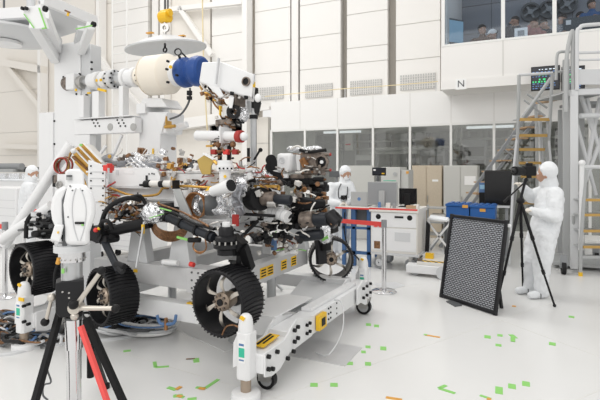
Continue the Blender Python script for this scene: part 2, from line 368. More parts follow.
p = PY(580, 27, YG+.9); r = thing('control_desk', (p.x, p.y, zb_+.12), 'dark desk with white plates along gallery window at right', 'desk')
MB('dark_grey').box((p.x-.35, p.y-.3, zb_+.12), (p.x+1.4, p.y+.3, p.z+.15)).build('desk_body', r)
for dx in (-.25, .45): MB('label_white').cbox((p.x+dx, p.y-.31, p.z+.05), (.1, .01, .1)).build('white_plate', r)
# letter sign
p = PY(461, 84, YG-.04); r = thing('letter_sign', (p.x, YG-.04, p.z-.11), 'square white sign with a black letter N under the gallery', 'sign')
MB('label_white').cbox((p.x, YG-.035, p.z), (.24, .01, .25)).build('sign_plate', r); fontmesh('N', 'letter', .22, (p.x, YG-.045, p.z), (R(90), 0, 0), 'dark_grey', r)
# data screens
for i, (a, b, lb) in enumerate(((531, 560, 'wide data screen with green and blue lines left of the stair rail'), (561.5, 585, 'data screen with green lines partly behind the stair rail'))):
    pa, pb = PY(a, 78, YG-.25), PY(b, 78, YG-.25); sc = (YG-.25)/ray((a+b)/2, 0).y
    z1, z0 = H+(168-66)*sc/FPX, H+(168-90)*sc/FPX
    r = thing('data_screen', (pa.x, YG-.25, z0), lb, 'screen'); MB('black').box((pa.x, YG-.25, z0), (pb.x, YG-.18, z1)).build('screen_case', r, .005)
    MB('black').cyl(((pa.x+pb.x)/2, YG-.2, (z0+z1)/2), ((pa.x+pb.x)/2, YG, (z0+z1)/2), .04).build('wall_bracket', r)
    MB('screen_dark').box((pa.x+.02, YG-.255, z0+.02), (pb.x-.02, YG-.25, z1-.02)).build('screen_face', r)
    q = {k: MB(k) for k in ('glow_green', 'glow_blue', 'glow_white')}
    W, hh = pb.x-pa.x-.06, z1-z0-.06
    for row in range(9):
        k = 'glow_white' if row == 0 else ('glow_green' if row in (2, 4, 5) else 'glow_blue'); z = z1-.05-row*hh/9; x = pa.x+.03+(W*.25 if row in (0, 2, 4) else 0)
        while x < pb.x-.1-(W*.35 if k == 'glow_green' else 0):
            l = random.uniform(.02, .05); q[k].box((x, YG-.258, z-hh/(17 if k != 'glow_green' else 10)), (x+l, YG-.255, z-.012)); x += l+random.uniform(.015, .05)
    for k, mm in q.items(): mm.build('text_lines', r)
# rope along the ledge
rb_ = thing('barrier_rope', PY(340, 93, YH-.6), 'thin yellow caution rope strung along the ledge above the glazed lab', 'rope')
for q_ in (PY(276, 95, YH-.6), PY(345, 89, YH-.6), PY(436, 82, YH-.6)): MB('light_grey').cyl((q_.x, q_.y, 3.63), q_, .012, n=8).build('rope_post', rb_)
m = MB('rope').tube([PY(265, 96.5, YH-.6), PY(300, 93, YH-.6), PY(340, 89, YH-.6), PY(390, 85.5, YH-.6), PY(438, 81.5, YH-.6)], .012)
m.build('rope_line', rb_)
r_ = MB('rope').tube([PY(202, -40, 8), PY(203, 40, 8), PY(205, 90, 8), PY(208, 142, 8)], .014); tag(r_.build('rope'), 'thin yellow rope hanging beside the blue drum', 'rope')

# =================================================================== THE ROVER
AX, WY = -2.125, 3.13
rov = thing('rover', (-3.3, 4.1, 0), 'large unfinished planetary rover held off the floor on a stand, black wheels hanging, cables exposed', 'rover')
RV = rov
def wheel(x, y, z, yaw):
    Mw = Matrix.Translation((x, y, z)) @ Matrix.Rotation(yaw, 4, 'Z') @ Matrix.Scale(.95, 4)
    def T(b):
        b.v = [Mw @ v for v in b.v]; return b
    t = MB('wheel_black'); W = .285
    t.lathe((0, -W/2, 0), (0, 1, 0), [(0, .238), (0, .256), (.012, .2635), (W*.5, .2665), (W-.012, .2635), (W, .256), (W, .238), (W-.02, .246), (W*.5, .2515), (.02, .246), (0, .238)], 64)
    n = 48
    for k in range(n):
        for j in range(6):
            y0 = -W/2+.006+(W-.012)*j/6; y1 = y0+(W-.012)/6+.001
            a0 = 2*pi*k/n+.05*sin(pi*j/6); a1 = 2*pi*k/n+.05*sin(pi*(j+1)/6); q = []
            for yy, aa in ((y0, a0), (y1, a1)):
                for da, rr in ((-.018, .262), (-.012, .2735), (.012, .2735), (.018, .262)):
                    q.append(V(cos(aa+da)*rr, yy, sin(aa+da)*rr))
            t.add(q, [(3, 2, 1, 0), (4, 5, 6, 7), (0, 1, 5, 4), (1, 2, 6, 5), (2, 3, 7, 6)])
    w = T(t).build('wheel', RV)
    T(MB('bronze').lathe((0, -.10, 0), (0, 1, 0), [(0, .001), (0, .035), (.0, .060), (.02, .076), (.06, .078), (.10, .068), (.17, .06), (.17, .001)], 24)).build('hub', w)
    b = MB('brown_metal')
    for k in range(8): a = 2*pi*k/8; b.cyl((.055*cos(a), -.115, .055*sin(a)), (.055*cos(a), -.09, .055*sin(a)), .011, n=8)
    b.m('black').cyl((0, -.112, 0), (0, -.09, 0), .028)
    T(b).build('bolt_ring', w)
    for k in range(6):
        a = 2*pi*k/6+.35; s = MB('titanium'); pr = []
        for j in range(9):
            f = j/8; rr = .07+.172*f; aa = a+.28*sin(pi*f)*(.6); yy = -.06-.055*sin(pi*f)+.06*f; wd = .008+.009*sin(pi*f)
            e = V(-sin(aa), 0, cos(aa)); c = V(cos(aa)*rr, yy, sin(aa)*rr); pr.append((c, e, wd))
        vs = []
        for c, e, wd in pr: vs += [c-e*wd+V(0, -.003, 0), c+e*wd+V(0, -.003, 0), c+e*wd+V(0, .004, 0), c-e*wd+V(0, .004, 0)]
        fs = [(0, 1, 2, 3), (35, 34, 33, 32)]
        for j in range(8):
            for q in range(4): fs.append((j*4+q, j*4+(q+1) % 4, j*4+4+(q+1) % 4, j*4+4+q))
        s.add(vs, fs); T(s).build('spoke', w)
    T(MB('black_metal').lathe((0, .0, 0), (0, 1, 0), [(0, .05), (.08, .075), (.2, .075), (.2, .001)], 20)).build('drive_motor', w)
    return w
ZA, ZC, ZD, ZB = .625, .50, .67, .60
TURN[0] = R(28)
wheel(AX, WY, ZA, R(-4)); wheel(-3.42, WY+.06, ZC, R(-17)); wheel(-4.36, WY-.02, ZD, R(-9)); wheel(-2.1, 5.2, ZB, R(27)); wheel(-3.3, 5.3, .60, 0)
# body
def rp(px, py, y): return PY(px, py, y)
BX0, BX1, BY0, BY1, BZ0, BZ1 = -4.25, -2.45, 3.62, 4.72, 1.12, 1.60
MB('white').box((BX0, BY0, BZ0), (BX1, BY1, BZ1)).build('body', RV, .02)
MB('white').box((BX0-.02, BY0-.0, BZ1), (BX1+.02, BY1+.05, BZ1+.02)).build('deck', RV, .006)
b = MB('white').prism([rp(104, 168, 3.55), rp(150, 167.5, 3.55), rp(157, 170, 3.55), rp(160, 176, 3.55), rp(160, 186, 3.55), rp(104, 186, 3.55)], (0, .06, 0)); b.m('light_grey').box(rp(115.5, 175, 3.545), rp(119, 170, 3.55)).m('white_gloss').box(rp(124, 174, 3.546), rp(134, 170, 3.55)); b.m('dark_grey')
for px, py in ((149, 174), (152, 173.5), (154, 174)): b.cyl(rp(px, py, 3.54), rp(px, py, 3.55), .008, n=8)
b.build('side_panel', RV, .004)
MB('light_grey').box(rp(104, 187.6, 3.545), rp(163, 186.6, 3.55)).build('panel_ledge', RV)
tag(MB('white').box((BX0, BY0-.03, 1.335), (BX1, BY0, 1.35)).box((BX0, BY0-.03, 1.17), (BX1, BY0, 1.185)).build('trim_rail', RV))
# front face panels of body
b = MB('white').box((BX1, BY0+.05, 1.16), (BX1+.03, BY0+.35, 1.5)).box((BX1, BY0+.45, 1.2), (BX1+.03, BY1-.1, 1.5)); b.build('front_panel', RV, .005)
MB('dark_red').box(rp(232, 226, 3.46), rp(239, 214.5, 3.48)).build('red_cover', RV)
# belly pan and grey insulated box
MB('light_grey').box((-2.95, BY0-.02, 1.02), (BX1+.02, BY1-.2, 1.13)).build('belly_pan', RV, .01)
def sheet(name, pts, y, mt='foil', amp=.05, th=.03):
    """crumpled blanket laid over the side: a grid between four corners"""
    n = 14; A, B, C, D = [rp(px, py, y) for px, py in pts]; vs = []; out = V(0, -1, 0)
    for i in range(n+1):
        for j in range(n+1):
            u, v = i/n, j/n; p = A.lerp(B, u).lerp(D.lerp(C, u), v); k = noise.noise(p*9)+.7*noise.noise(p*23)
            edge = 1-max(abs(u-.5), abs(v-.5))*2
            vs.append(p+out*(amp*k+th*edge**.5)+V(amp*.5*noise.noise(p*14+V(3, 1, 2)), 0, amp*.5*noise.noise(p*14)))
    m = n+1; fs = [(i*m+j, (i+1)*m+j, (i+1)*m+j+1, i*m+j+1) for i in range(n) for j in range(n)]
    o = MB(mt).add(vs, fs).build(name, RV, angle=25); sd = o.modifiers.new('thickness', 'SOLIDIFY'); sd.thickness = .004
    return o
sheet('foil_blanket', [(192, 188), (221, 192), (226, 214), (194, 216)], BY0-.06)
sheet('foil_blanket', [(214, 192), (243, 190), (240, 220), (218, 214)], BY0-.05, 'foil')
sheet('foil_blanket', [(232, 186), (244, 184), (243, 215), (234, 216)], BY0-.10, 'foil_grey')
p = PY(205, 206, BY0-.14)
b = MB('dark_grey').lathe(p+V(0, .1, 0), (-.15, -1, 0), [(0, .095), (.06, .09), (.10, .07), (.13, .03), (.135, .001)], 20); b.build('dome_cover', RV)
b = MB('copper')
for k in range(5): b.ring(p+V(-.09-.004*k, .03-.01*k, 0), (-.15, -1, 0), .10+.004*k, .108+.004*k, .012, 28)
b.build('coiled_cable', RV)

# --- helpers for flight hardware on the rover
TURN[0] = R(28)
def T3(name, pts, r, mt='black', n=8, par=None): return MB(mt).tube(pts, r, n).build(name, par or RV)
def rp(px, py, y): return PY(px, py, y)
# suspension on the near side
piv = rp(158, 213, 3.42)
b = MB('black_metal').cyl(piv+V(0, -.09, 0), piv+V(0, .25, 0), .085, n=24); b.build('pivot', RV)
MB('foil').crumple(piv+V(0, -.07, .0), .10, (1.15, .8, .9)).build('pivot_foil', RV)
b = MB('green_tape').beam(rp(150, 218, 3.2), rp(163, 214, 3.2), .03, .006).beam(rp(160, 208, 3.2), rp(171, 211, 3.2), .02, .006); b.build('green_tape', RV)
sA = V(AX+.02, WY+.10, 1.20)
e1 = rp(214, 238, 3.14)
MB('tube_black').cyl(piv, e1, .040, .036, 20).build('rocker_arm', RV)
for f in (.18, .45, .72, .93): MB('black').cyl(piv.lerp(e1, f), piv.lerp(e1, f+.03), .046, n=20).build('arm_clamp', RV)
T3('cable', [piv+V(.02, -.05, .07), piv.lerp(e1, .4)+V(0, -.03, .075), piv.lerp(e1, .7)+V(0, -.03, .06), e1+V(0, 0, .07)], .013, 'black')
T3('cable', [piv+V(.05, -.05, .09), piv.lerp(e1, .5)+V(0, 0, .10), e1+V(-.05, 0, .09)], .009, 'brown')
# steering actuator over the front wheel
def steer(x, y, ztop, zw, w_=None):
    b = MB('black_metal').lathe((x, y, ztop-.02), (0, 0, -1), [(0, .001), (0, .05), (.02, .06), (.07, .06), (.08, .088), (.11, .09), (.125, .075), (.14, .10), (.165, .10), (.18, .07), (.22, .07), (.22, .001)], 26)
    b.build('steering_actuator', RV)
    b = MB('steel')
    for k in range(12): a = 2*pi*k/12; b.cyl((x+.092*cos(a), y+.092*sin(a), ztop-.155), (x+.092*cos(a), y+.092*sin(a), ztop-.13), .007, n=6)
    b.build('bolt_ring', RV)
    MB('black_metal').beam((x, y, ztop-.22), (x+.02, y+.20, ztop-.25), .11, .05).beam((x+.02, y+.2, ztop-.23), (x, y+.2, zw-.05), .09, .05).build('wheel_bracket', RV)
MB('black').beam(rp(232, 238, 3.2), rp(243, 247, 3.2), .10, .08).beam(rp(243, 246, 3.2), rp(250, 268, 3.3), .07, .06).build('steering_bracket', RV)
steer(AX-.03, WY+.02, 1.21, ZA); steer(-4.28, WY+.06, 1.20, ZD)
MB('white').cyl((AX-.03, WY+.02, 1.18), (AX-.03, WY+.02, 1.225), .032).build('actuator_cap', RV)
# bogie: thick arm from the pivot cluster to the middle wheel
pb = rp(104, 233, 3.28)
MB('black').cyl(pb, rp(150, 222, 3.36), .048, .055, 20).build('bogie_arm', RV)
MB('tube_black').cyl(pb+V(-.03, 0, -.03), rp(119, 271, 3.05), .036, .03, 20).build('bogie_strut', RV)
b = MB('black_metal').cyl(pb+V(0, -.1, 0), pb+V(0, .12, 0), .075, n=22).cyl(pb+V(-.09, -.06, .02), pb+V(-.09, .08, .02), .05).cyl(pb+V(.08, -.08, -.05), pb+V(.08, .08, -.05), .04); b.build('bogie_pivot', RV)
MB('red').sph(pb+V(.04, -.13, .045), .022).build('red_plug', RV); MB('yellow').sph(pb+V(.07, -.12, .06), .016).build('yellow_plug', RV)
T3('hose', [rp(99, 238, 3.2), rp(104, 215, 3.15), rp(113, 204, 3.15), rp(128, 198, 3.2), rp(140, 200, 3.3)], .022, 'black', 10)
T3('hose', [rp(128, 198, 3.2), rp(140, 196, 3.3), rp(146, 205, 3.35)], .017, 'black', 10)
T3('hose', [rp(100, 226, 3.15), rp(103, 221, 3.12), rp(109, 222, 3.12), rp(112, 229, 3.15)], .018, 'black', 10)
MB('black_metal').cyl(rp(116, 264, 3.04), rp(124, 267, 3.04), .03).cyl(rp(118, 268, 3.02), rp(123, 272, 3.02), .025).build('drive_connector', RV)
T3('rod', [rp(144, 222, 3.2), rp(136, 268, 3.02)], .009, 'alu'); 
MB('yellow').cbox(rp(143, 229, 3.18), (.02, .02, .08)).build('yellow_flag', RV)
# rear steering cluster
T3('hose', [rp(26, 238, 2.95), rp(27, 222, 2.95), rp(33, 214, 2.98), rp(40, 215, 3.0)], .02, 'black', 10)
T3('hose', [rp(47, 222, 2.98), rp(53, 217, 2.98), rp(57, 222, 2.98), rp(56, 232, 2.98)], .017, 'black', 10)
MB('black').box(rp(30, 237, 2.95), rp(56, 229, 3.15)).build('actuator_cover', RV, .02)
MB('light_grey').cyl(rp(36, 212, 3.0), rp(36, 216, 3.0), .045).build('actuator_cap', RV)
# coil bundles beneath the pivot
def coil(c, r, mt, n=4, w_=.03, tilt=(0, -1, 0)):
    b = MB(mt)
    for k in range(n): b.ring(Vector(c)+V(random.uniform(-1, 1), 0, random.uniform(-1, 1))*.012+V(0, k*w_/n, 0), tilt, r-.012+random.uniform(-.01, .01), r+random.uniform(-.005, .01), .012, 24)
    return b.build('coiled_cable', RV)
b = MB('brown')
for k in range(9):
    pts = []
    for t in range(9):
        a = pi*t/8; q = rp(169, 225, 3.35+.01*k); pts.append(q+V(-cos(a)*(.15+.008*k), 0, -sin(a)*(.06+.011*k)))
    b.tube(pts, .006, 6)
b.build('cable_loom', RV)
b = MB('copper')
for k in range(4): b.tube([rp(196, 237, 3.3)+V(0, .01*k, 0), rp(193, 247, 3.3), rp(199, 252+k*.5, 3.3), rp(206, 249, 3.3), rp(205, 238, 3.3)], .006, 6)
b.build('cable_loop', RV)
MB('green_tape').beam(rp(177, 237, 3.3), rp(189, 240, 3.3), .012, .02).build('green_strap', RV); MB('black').cyl(rp(189, 240, 3.3), rp(200, 240, 3.3), .022).build('connector', RV)
# left white and gold rear assembly (heat exchanger with gold ribs)
p0 = rp(84, 146, 3.9)
def quad(mt, a, b_, c, d, y, th=.02, name='panel'):
    P = [rp(*a, y), rp(*b_, y), rp(*c, y), rp(*d, y)]; return MB(mt).prism(P, (0, th, 0)).build(name, RV, .004)
quad('offwhite', (70, 150), (82, 143.5), (103, 166), (90, 180), 3.75, .3, 'heat_exchanger')
for k, (x, y) in enumerate(((72, 150.5), (76.5, 147.6), (81, 144.6))):
    L1 = 19 if k else 16
    quad('gold', (x-1.6, y+1.2), (x+1.6, y-1), (x+L1+1, y+L1*1.02-1), (x+L1-2.2, y+L1*1.02+1.6), 3.70-.004*k, .04, 'gold_rib')
    quad('white', (x+1.6, y-1), (x+2.6, y-1.7), (x+L1+2.2, y+L1*1.02-1.8), (x+L1+1.2, y+L1*1.02-1), 3.66-.004*k, .05, 'white_rib')
quad('brown', (71, 157), (73, 155.5), (89, 171), (87, 174), 3.68, .04, 'brown_rib'); quad('gold', (74, 162), (75.5, 160.5), (90, 174), (88, 177), 3.67, .04, 'gold_rib')
MB('green_tape').cbox(rp(81, 145, 3.6), (.035, .01, .025)).build('green_tape', RV); MB('white').sph(rp(73.5, 151, 3.6), .03).build('white_cap', RV)
quad('gold', (80, 178), (83, 177), (88, 190), (84, 191), 3.7, .03, 'gold_rib')
quad('white', (88, 160), (105, 166), (105, 232), (89, 230), 3.45, .05, 'bolted_plate')
b = MB('black')
for k in range(9):
    for x in (90.5, 102.5): q = rp(x, 166+k*7.4, 3.44); b.cyl(q, q+V(0, .012, 0), .008, n=8)
b.build('bolt_row', RV)
b = MB('light_grey')
for y in (172, 178.5, 186, 202): b.box(rp(90, y, 3.444), rp(104, y-.5, 3.45))
b.build('plate_seam', RV)
quad('light_grey', (105, 178), (108, 180), (108, 233), (105, 232), 3.46, .04, 'edge_plate')
b = MB('red')
b.box(rp(102.5, 171, 3.35), rp(114.5, 165, 3.45)).box(rp(106, 173, 3.35), rp(113, 163.5, 3.42)); b.build('red_cover', RV, .012)
T3('rod', [rp(108.5, 168, 3.3), rp(108.5, 182, 3.3)], .01, 'alu')
MB('white_gloss').cyl(rp(71, 144, 4.0), rp(4, 246, 3.6), .062, n=20).build('support_tube', RV)
MB('white_gloss').cyl(rp(52, 206, 3.5), rp(2, 240, 3.4), .06, n=20).build('support_tube', RV)
# red and brown coil at left of heat exchanger
b = MB('dark_red')
for k in range(7):
    q = rp(61, 166, 3.8); b.m(('dark_red', 'brown', 'light_grey', 'copper')[k % 4]); b.ring(q+V(.01*random.uniform(-1, 1), .012*k, .01*random.uniform(-1, 1)), (.2, -1, .1), .085+.004*(k % 3), .096+.004*(k % 3), .012, 26)
b.build('coiled_cable', RV)
for k in range(5): T3('cable', [rp(66+k*.6, 171, 3.75), rp(69, 160-k, 3.7), rp(73, 152-k*.5, 3.7), rp(80, 150+k, 3.7)], .006, random.choice(('brown', 'gold', 'copper')), 6)
MB('black').box(rp(52, 187, 3.8), rp(65, 175, 3.9)).build('electronics_box', RV, .01); MB('brown_metal').cbox(rp(59, 179, 3.75), (.1, .06, .09)).build('connector_block', RV)
b = MB('steel').ring(rp(59, 185, 3.68), (0, -1, 0), .03, .045, .02, 20).beam(rp(57, 187, 3.68), rp(61, 183, 3.68), .008, .008).beam(rp(57, 183, 3.68), rp(61, 187, 3.68), .008, .008); b.build('valve_wheel', RV)
MB('white').box(rp(66, 188, 3.7), rp(72, 174, 3.9)).build('bracket', RV, .01)
# deck hardware: foil covered harness running along the deck
for i, (x0, x1, y, mt, r) in enumerate(((105, 128, 160, 'foil_grey', .05), (122, 160, 162, 'foil_grey', .05), (150, 168, 165, 'foil_grey', .07), (128, 156, 158, 'foil', .04))):
    a, c = rp(x0, y, 3.95), rp(x1, y+1.5, 3.9); T3('foil_harness', [a, a.lerp(c, .3)+V(0, 0, .03), a.lerp(c, .6)+V(0, 0, -.02), c], r, mt, 10)
for k in range(3): MB('foil').cyl(rp(124+k*5, 158, 3.7), rp(137+k*6, 169, 3.66), .014).build('deck_strut', RV)
MB('offwhite').cyl(rp(146, 183.5, 3.5), rp(172, 184, 3.5), .028, .034, 18).build('antenna_tube', RV)
MB('black').cyl(rp(145, 184, 3.49), rp(150, 184, 3.49), .034).cyl(rp(160, 184, 3.48), rp(163, 184, 3.48), .032).build('tube_collar', RV)
MB('black_metal').box(rp(172, 189, 3.40), rp(180, 180, 3.5)).build('hinge_block', RV, .012)
MB('grey_paint').prism([rp(172, 189, 3.44), rp(180, 189, 3.44), rp(192, 216, 3.44), rp(182, 216, 3.44)], (0, .05, 0)).build('hinge_arm', RV, .01)
b = MB('white').cyl(rp(184, 190, 3.55), rp(184, 206, 3.55), .09, n=22); b.build('canister', RV)
b = MB('black').cbox(rp(148, 183, 3.5), (.03, .03, .06)).cbox(rp(147, 178, 3.55), (.02, .02, .05)).cbox(rp(141, 185, 3.52), (.03, .02, .02)); b.build('latch', RV)
b = MB('gold')
b.tube([rp(110, 188, 3.5), rp(118, 191, 3.5), rp(130, 195, 3.5), rp(146, 196, 3.5), rp(158, 194, 3.5), rp(163, 188, 3.5), rp(172, 186, 3.5)], .012, 8); b.build('gold_pipe', RV)
T3('gold_pipe', [rp(172, 187, 3.5), rp(185, 186, 3.5), rp(200, 187, 3.5), rp(230, 188, 3.55)], .012, 'gold')
for k in range(4): T3('pink_cable', [rp(160, 168+k, 3.8), rp(168, 172+k, 3.75), rp(172, 178+k, 3.7), rp(190, 180+k, 3.7)], .008, 'dark_red', 6)
# gold hexagonal plate
b = MB('gold_plate').prism([rp(197, 160, 3.5), rp(205, 154.5, 3.5), rp(214.5, 160, 3.5), rp(211, 166, 3.5), rp(210.5, 174.5, 3.5), rp(202, 174.5, 3.5), rp(199, 168, 3.5)], (0, .05, 0))
b.build('gold_plate', RV, .004); MB('white').beam(rp(204, 153.5, 3.5), rp(214.5, 159.5, 3.5), .05, .01).build('plate_hood', RV); T3('gold_pipe', [rp(213.5, 160.5, 3.5), rp(217, 164, 3.5)], .014, 'gold')
# calibration head: white cylinder block under the mast
mastx, masty = -2.78, 4.15
q = rp(225, 172, 3.8)
b = MB('white').cyl(rp(225, 185, 3.52), rp(225, 166, 3.52), .052, n=24).lathe(rp(225, 170, 3.52), (0, 0, 1), [(0, .052), (.0, .078), (.04, .078), (.045, .066), (.085, .066), (.085, .001)], 24).build('mast_base', RV)
MB('yellow').cyl(rp(225, 176.5, 3.455), rp(225, 176.5, 3.475), .013).build('yellow_dot', RV)
b = MB('black')
for x in (220, 224, 228, 232): b.cbox(rp(x-.5, 168.5, 3.43), (.012, .01, .016))
b.build('bolt_row', RV)
# white telescope laid across
c0, c1 = rp(213, 191.5, 3.42), rp(231, 185.5, 3.36)
MB('white').cyl(c0, c1, .045, .058, 24).build('star_camera', RV); d = (c1-c0).normalized()
MB('black').cyl(c1-d*.004, c1+d*.006, .051, n=24).build('camera_lens', RV)
MB('yellow').prism([rp(205, 191, 3.45), rp(209, 186, 3.45), rp(212, 190, 3.45)], (0, .03, 0)).build('yellow_wedge', RV)
for (px, py, y, r, s) in ( (252, 178, 3.9, .11, (1.5, .8, .8)), (262, 181, 3.95, .09, (1.5, .8, .8)), (243, 172, 4.0, .08, (1.2, 1, .8)), (194, 190, 3.6, .06, (1.2, .6, 1)), (240, 186, 3.6, .06, (1.2, .6, 1.2))):
    o = MB('foil').crumple(rp(px, py, y), r, s).build('foil_blanket', RV)
# ---- mast with cable bundle and sensor head
mb = rp(225, 160, 3.9); mt_ = rp(222, 112, 4.1)
MB('black_metal').cyl(rp(220, 163, 3.9), rp(219, 125, 4.05), .022).cyl(rp(229, 163, 3.9), rp(230, 127, 4.05), .022).build('mast_strut', RV)
MB('white').cyl(rp(224.5, 147, 3.95), rp(224, 120, 4.05), .055, n=24).build('mast', RV)
MB('white_gloss').cyl(rp(197.5, 135.5, 3.95), rp(241, 136.5, 3.85), .052, .05, 24).build('sensor_tube', RV)
MB('white').box(rp(219, 143, 3.8), rp(232, 128, 4.0)).build('mast_block', RV, .01)
MB('dark_red').cyl(rp(238, 136.5, 3.8), rp(242, 136.5, 3.79), .058).build('red_ring', RV); MB('white_gloss').sph(rp(244, 136.5, 3.79), .042).build('end_cap', RV)
for px, mt in ((214, 'dark_red'), (226.5, 'red'), (235.5, 'dark_red')): MB(mt).cbox(rp(px, 152, 3.85), (.055, .05, .05)).build('red_cap', RV, .006)
T3('cable', [rp(211, 152, 3.85), rp(226, 151, 3.87), rp(240, 152, 3.85)], .012, 'brown')
MB('gold').cbox(rp(210, 146, 3.9), (.08, .03, .02)).build('gold_clip', RV)
for px in (218, 233): MB('brown').sph(rp(px, 144.5, 3.85), .03).build('joint', RV)
# elevation joint and lower head structure
b = MB('black').ring(rp(234.5, 112, 3.95), (.3, -1, 0), .035, .068, .09, 28); b.build('elevation_joint', RV)
MB('white').box(rp(222, 117, 3.95), rp(234, 107, 4.08)).prism([rp(229, 108, 3.93), rp(235, 96, 3.93), rp(232, 96, 3.93), rp(226, 108, 3.93)], (0, .06, 0)).build('head_bracket', RV, .008)
MB('brown_metal').box(rp(215, 125, 3.95), rp(240, 120, 4.1)).build('head_base', RV, .01); MB('foil').crumple(rp(243, 115, 4.0), .06, (1, .8, 1.2)).build('foil_blanket', RV)
MB('yellow').box(rp(219, 115, 3.9), rp(221.5, 106, 3.93)).build('yellow_tag', RV)
for k in range(26):
    f = k/26; x = 200+22*f+random.uniform(-3, 3); y = 84+20*f+random.uniform(-3, 4)
    T3('head_cable', [rp(x, y, 4.05), rp(x+3, y+5, 4.0), rp(x+8, y+8+random.uniform(-2, 2), 4.0), rp(x+13, y+11, 4.05)], .010, random.choice(('brown', 'copper', 'offwhite', 'brown_metal', 'gold')), 6)
for k in range(12): 
    x = 214+random.uniform(0, 24); y = 112+random.uniform(0, 14); T3('head_cable', [rp(x, y, 4.0), rp(x+2, y+4, 3.95), rp(x+6, y+5, 4.0)], .009, random.choice(('brown', 'black', 'copper')), 6)
# head box, tilted, lens to the right
h0 = [rp(202, 62, 3.9), rp(221, 61.5, 3.9), rp(254, 74, 3.9), rp(252.5, 98, 3.9), rp(228, 92, 3.9), rp(199, 82, 3.9)]
hd = MB('white').prism(h0, (0, .30, 0)).build('camera_head', RV, .012)
lc = rp(246, 81.5, 3.89); MB('black').cyl(lc, lc+V(0, .02, 0), .036, n=24).build('lens', hd); MB('brown_metal').ring(lc+V(0, .0, 0), (0, 1, 0), .034, .044, .02, 28).build('lens_ring', hd)
MB('light_grey').beam(rp(219, 58, 3.86), rp(216, 84, 3.86), .03, .012).build('side_strap', hd)
MB('black').box(rp(230, 95, 3.86), rp(234, 92, 3.9)).box(rp(244, 99, 3.86), rp(248, 96, 3.9)).build('lower_aperture', hd)
MB('black').prism([rp(254.5, 91, 3.88), rp(258, 92, 3.88), rp(261, 102, 3.88), rp(258, 115, 3.88), rp(254, 112, 3.88)], (0, .12, 0)).build('side_camera', hd, .01); MB('white_gloss').sph(rp(258, 98, 3.87), .035, (1, .7, 1.2)).build('side_dome', hd)
MB('yellow').box(rp(253.2, 87, 3.86), rp(255, 82, 3.9)).build('yellow_tag', hd); MB('light_grey').beam(rp(254.5, 74, 3.86), rp(253, 84, 3.86), .02, .012).build('post', hd)
b = MB('white').prism([rp(206, 84, 3.86), rp(219, 87, 3.86), rp(224, 96, 3.86), rp(220, 98, 3.86)], (0, .04, 0)); b.build('head_arm', hd, .006)
MB('brown_metal').box(rp(233, 106, 3.92), rp(246, 95, 4.1)).build('lower_housing', hd, .01)
MB('white').prism([rp(229, 96, 3.88), rp(234, 97, 3.88), rp(232, 108, 3.88), rp(229, 108, 3.88)], (0, .04, 0)).build('lower_bracket', hd)
T3('cable', [rp(190, 88, 4.3), rp(190, 97, 4.3), rp(187, 106, 4.3), rp(180, 115, 4.35), rp(170, 119, 4.4)], .012, 'dark_grey')
MB('black').cbox(rp(189.5, 93, 4.28), (.045, .04, .05)).cbox(rp(189.5, 98, 4.28), (.045, .04, .04)).build('connector', RV)
# ---- robotic arm and turret
ty = 4.2
tw = MB('white').box(rp(276, 172.5, ty), rp(298, 153.5, ty+.16)).build('turret_box', RV, .03)
c = rp(282, 160.5, ty-.004); MB('light_grey').ring(c, (0, 1, 0), .026, .032, .01, 24).cyl(c, c+V(0, .01, 0), .018).build('round_port', tw)
MB('white').prism([rp(296, 155, ty), rp(301, 153, ty), rp(300, 163, ty), rp(301, 171, ty), rp(297, 170, ty)], (0, .1, 0)).build('side_cover', tw, .006)
for cx, cy, r in ((271, 160, .055), (270, 167, .05), (275, 165, .05)): MB('black').cyl(rp(cx, cy, ty+.02), rp(cx, cy, ty+.16), r).build('black_motor', tw)
MB('black').prism([rp(269, 170, ty+.02), rp(277, 172, ty+.02), rp(292, 176, ty+.02), rp(296, 184, ty+.02), rp(280, 186, ty+.02), rp(272, 178, ty+.02)], (0, .15, 0)).build('turret_frame', RV, .01)
gb = MB('brown_metal').box(rp(299.5, 175, ty-.02), rp(326, 152, ty+.12)).build('drill_housing', RV, .02)
c = rp(321.5, 162, ty-.06); MB('black').lathe(c+V(0, .05, 0), (0, -1, 0), [(0, .055), (.02, .055), (.03, .035), (.05, .001)], 24).build('bit_port', gb); MB('white').cyl(c+V(0, -.002, 0), c+V(0, .01, 0), .018, n=6).build('bit', gb)
MB('copper').prism([rp(299, 160, ty-.03), rp(304, 157, ty-.05), rp(309, 164, ty-.05), rp(303, 168, ty-.03)], (0, .03, 0)).build('copper_flap', gb)
b = MB('brown_metal').ring(rp(321.5, 162, ty-.03), (0, 1, 0), .055, .075, .03, 8); b.build('port_flange', gb)
for px, py in ((330, 154.5), (330, 170)):
    MB('brown_metal').cyl(rp(px-5, py, ty-.02), rp(px, py, ty-.02), .016).build('standoff', gb); MB('dark_red').cyl(rp(px, py, ty-.02), rp(px+1, py, ty-.02), .014).build('red_tip', gb)
for k in range(5): MB('foil').crumple(rp(292+k*6, 150.5-random.uniform(0, 2.5), ty+.1), .035, (1.6, 1, .8)).build('foil_blanket', RV)
T3('cable', [rp(291, 149, ty), rp(298, 146, ty), rp(305, 151, ty)], .01, 'offwhite'); T3('cable', [rp(300, 150, ty-.03), rp(309, 152, ty-.05), rp(318, 151, ty-.05), rp(326, 150, ty)], .016, 'black')
MB('black').box(rp(290, 184, ty), rp(318, 178, ty+.2)).cyl(rp(313, 179.5, ty-.03), rp(324, 179.5, ty-.03), .022).build('turret_arm', RV, .006); MB('brown').cyl(rp(324, 179.5, ty-.03), rp(326, 179.5, ty-.03), .01).build('arm_tip', RV)
MB('brown_metal').box(rp(290, 179, ty), rp(312, 174, ty+.18)).build('lower_housing', RV, .01)
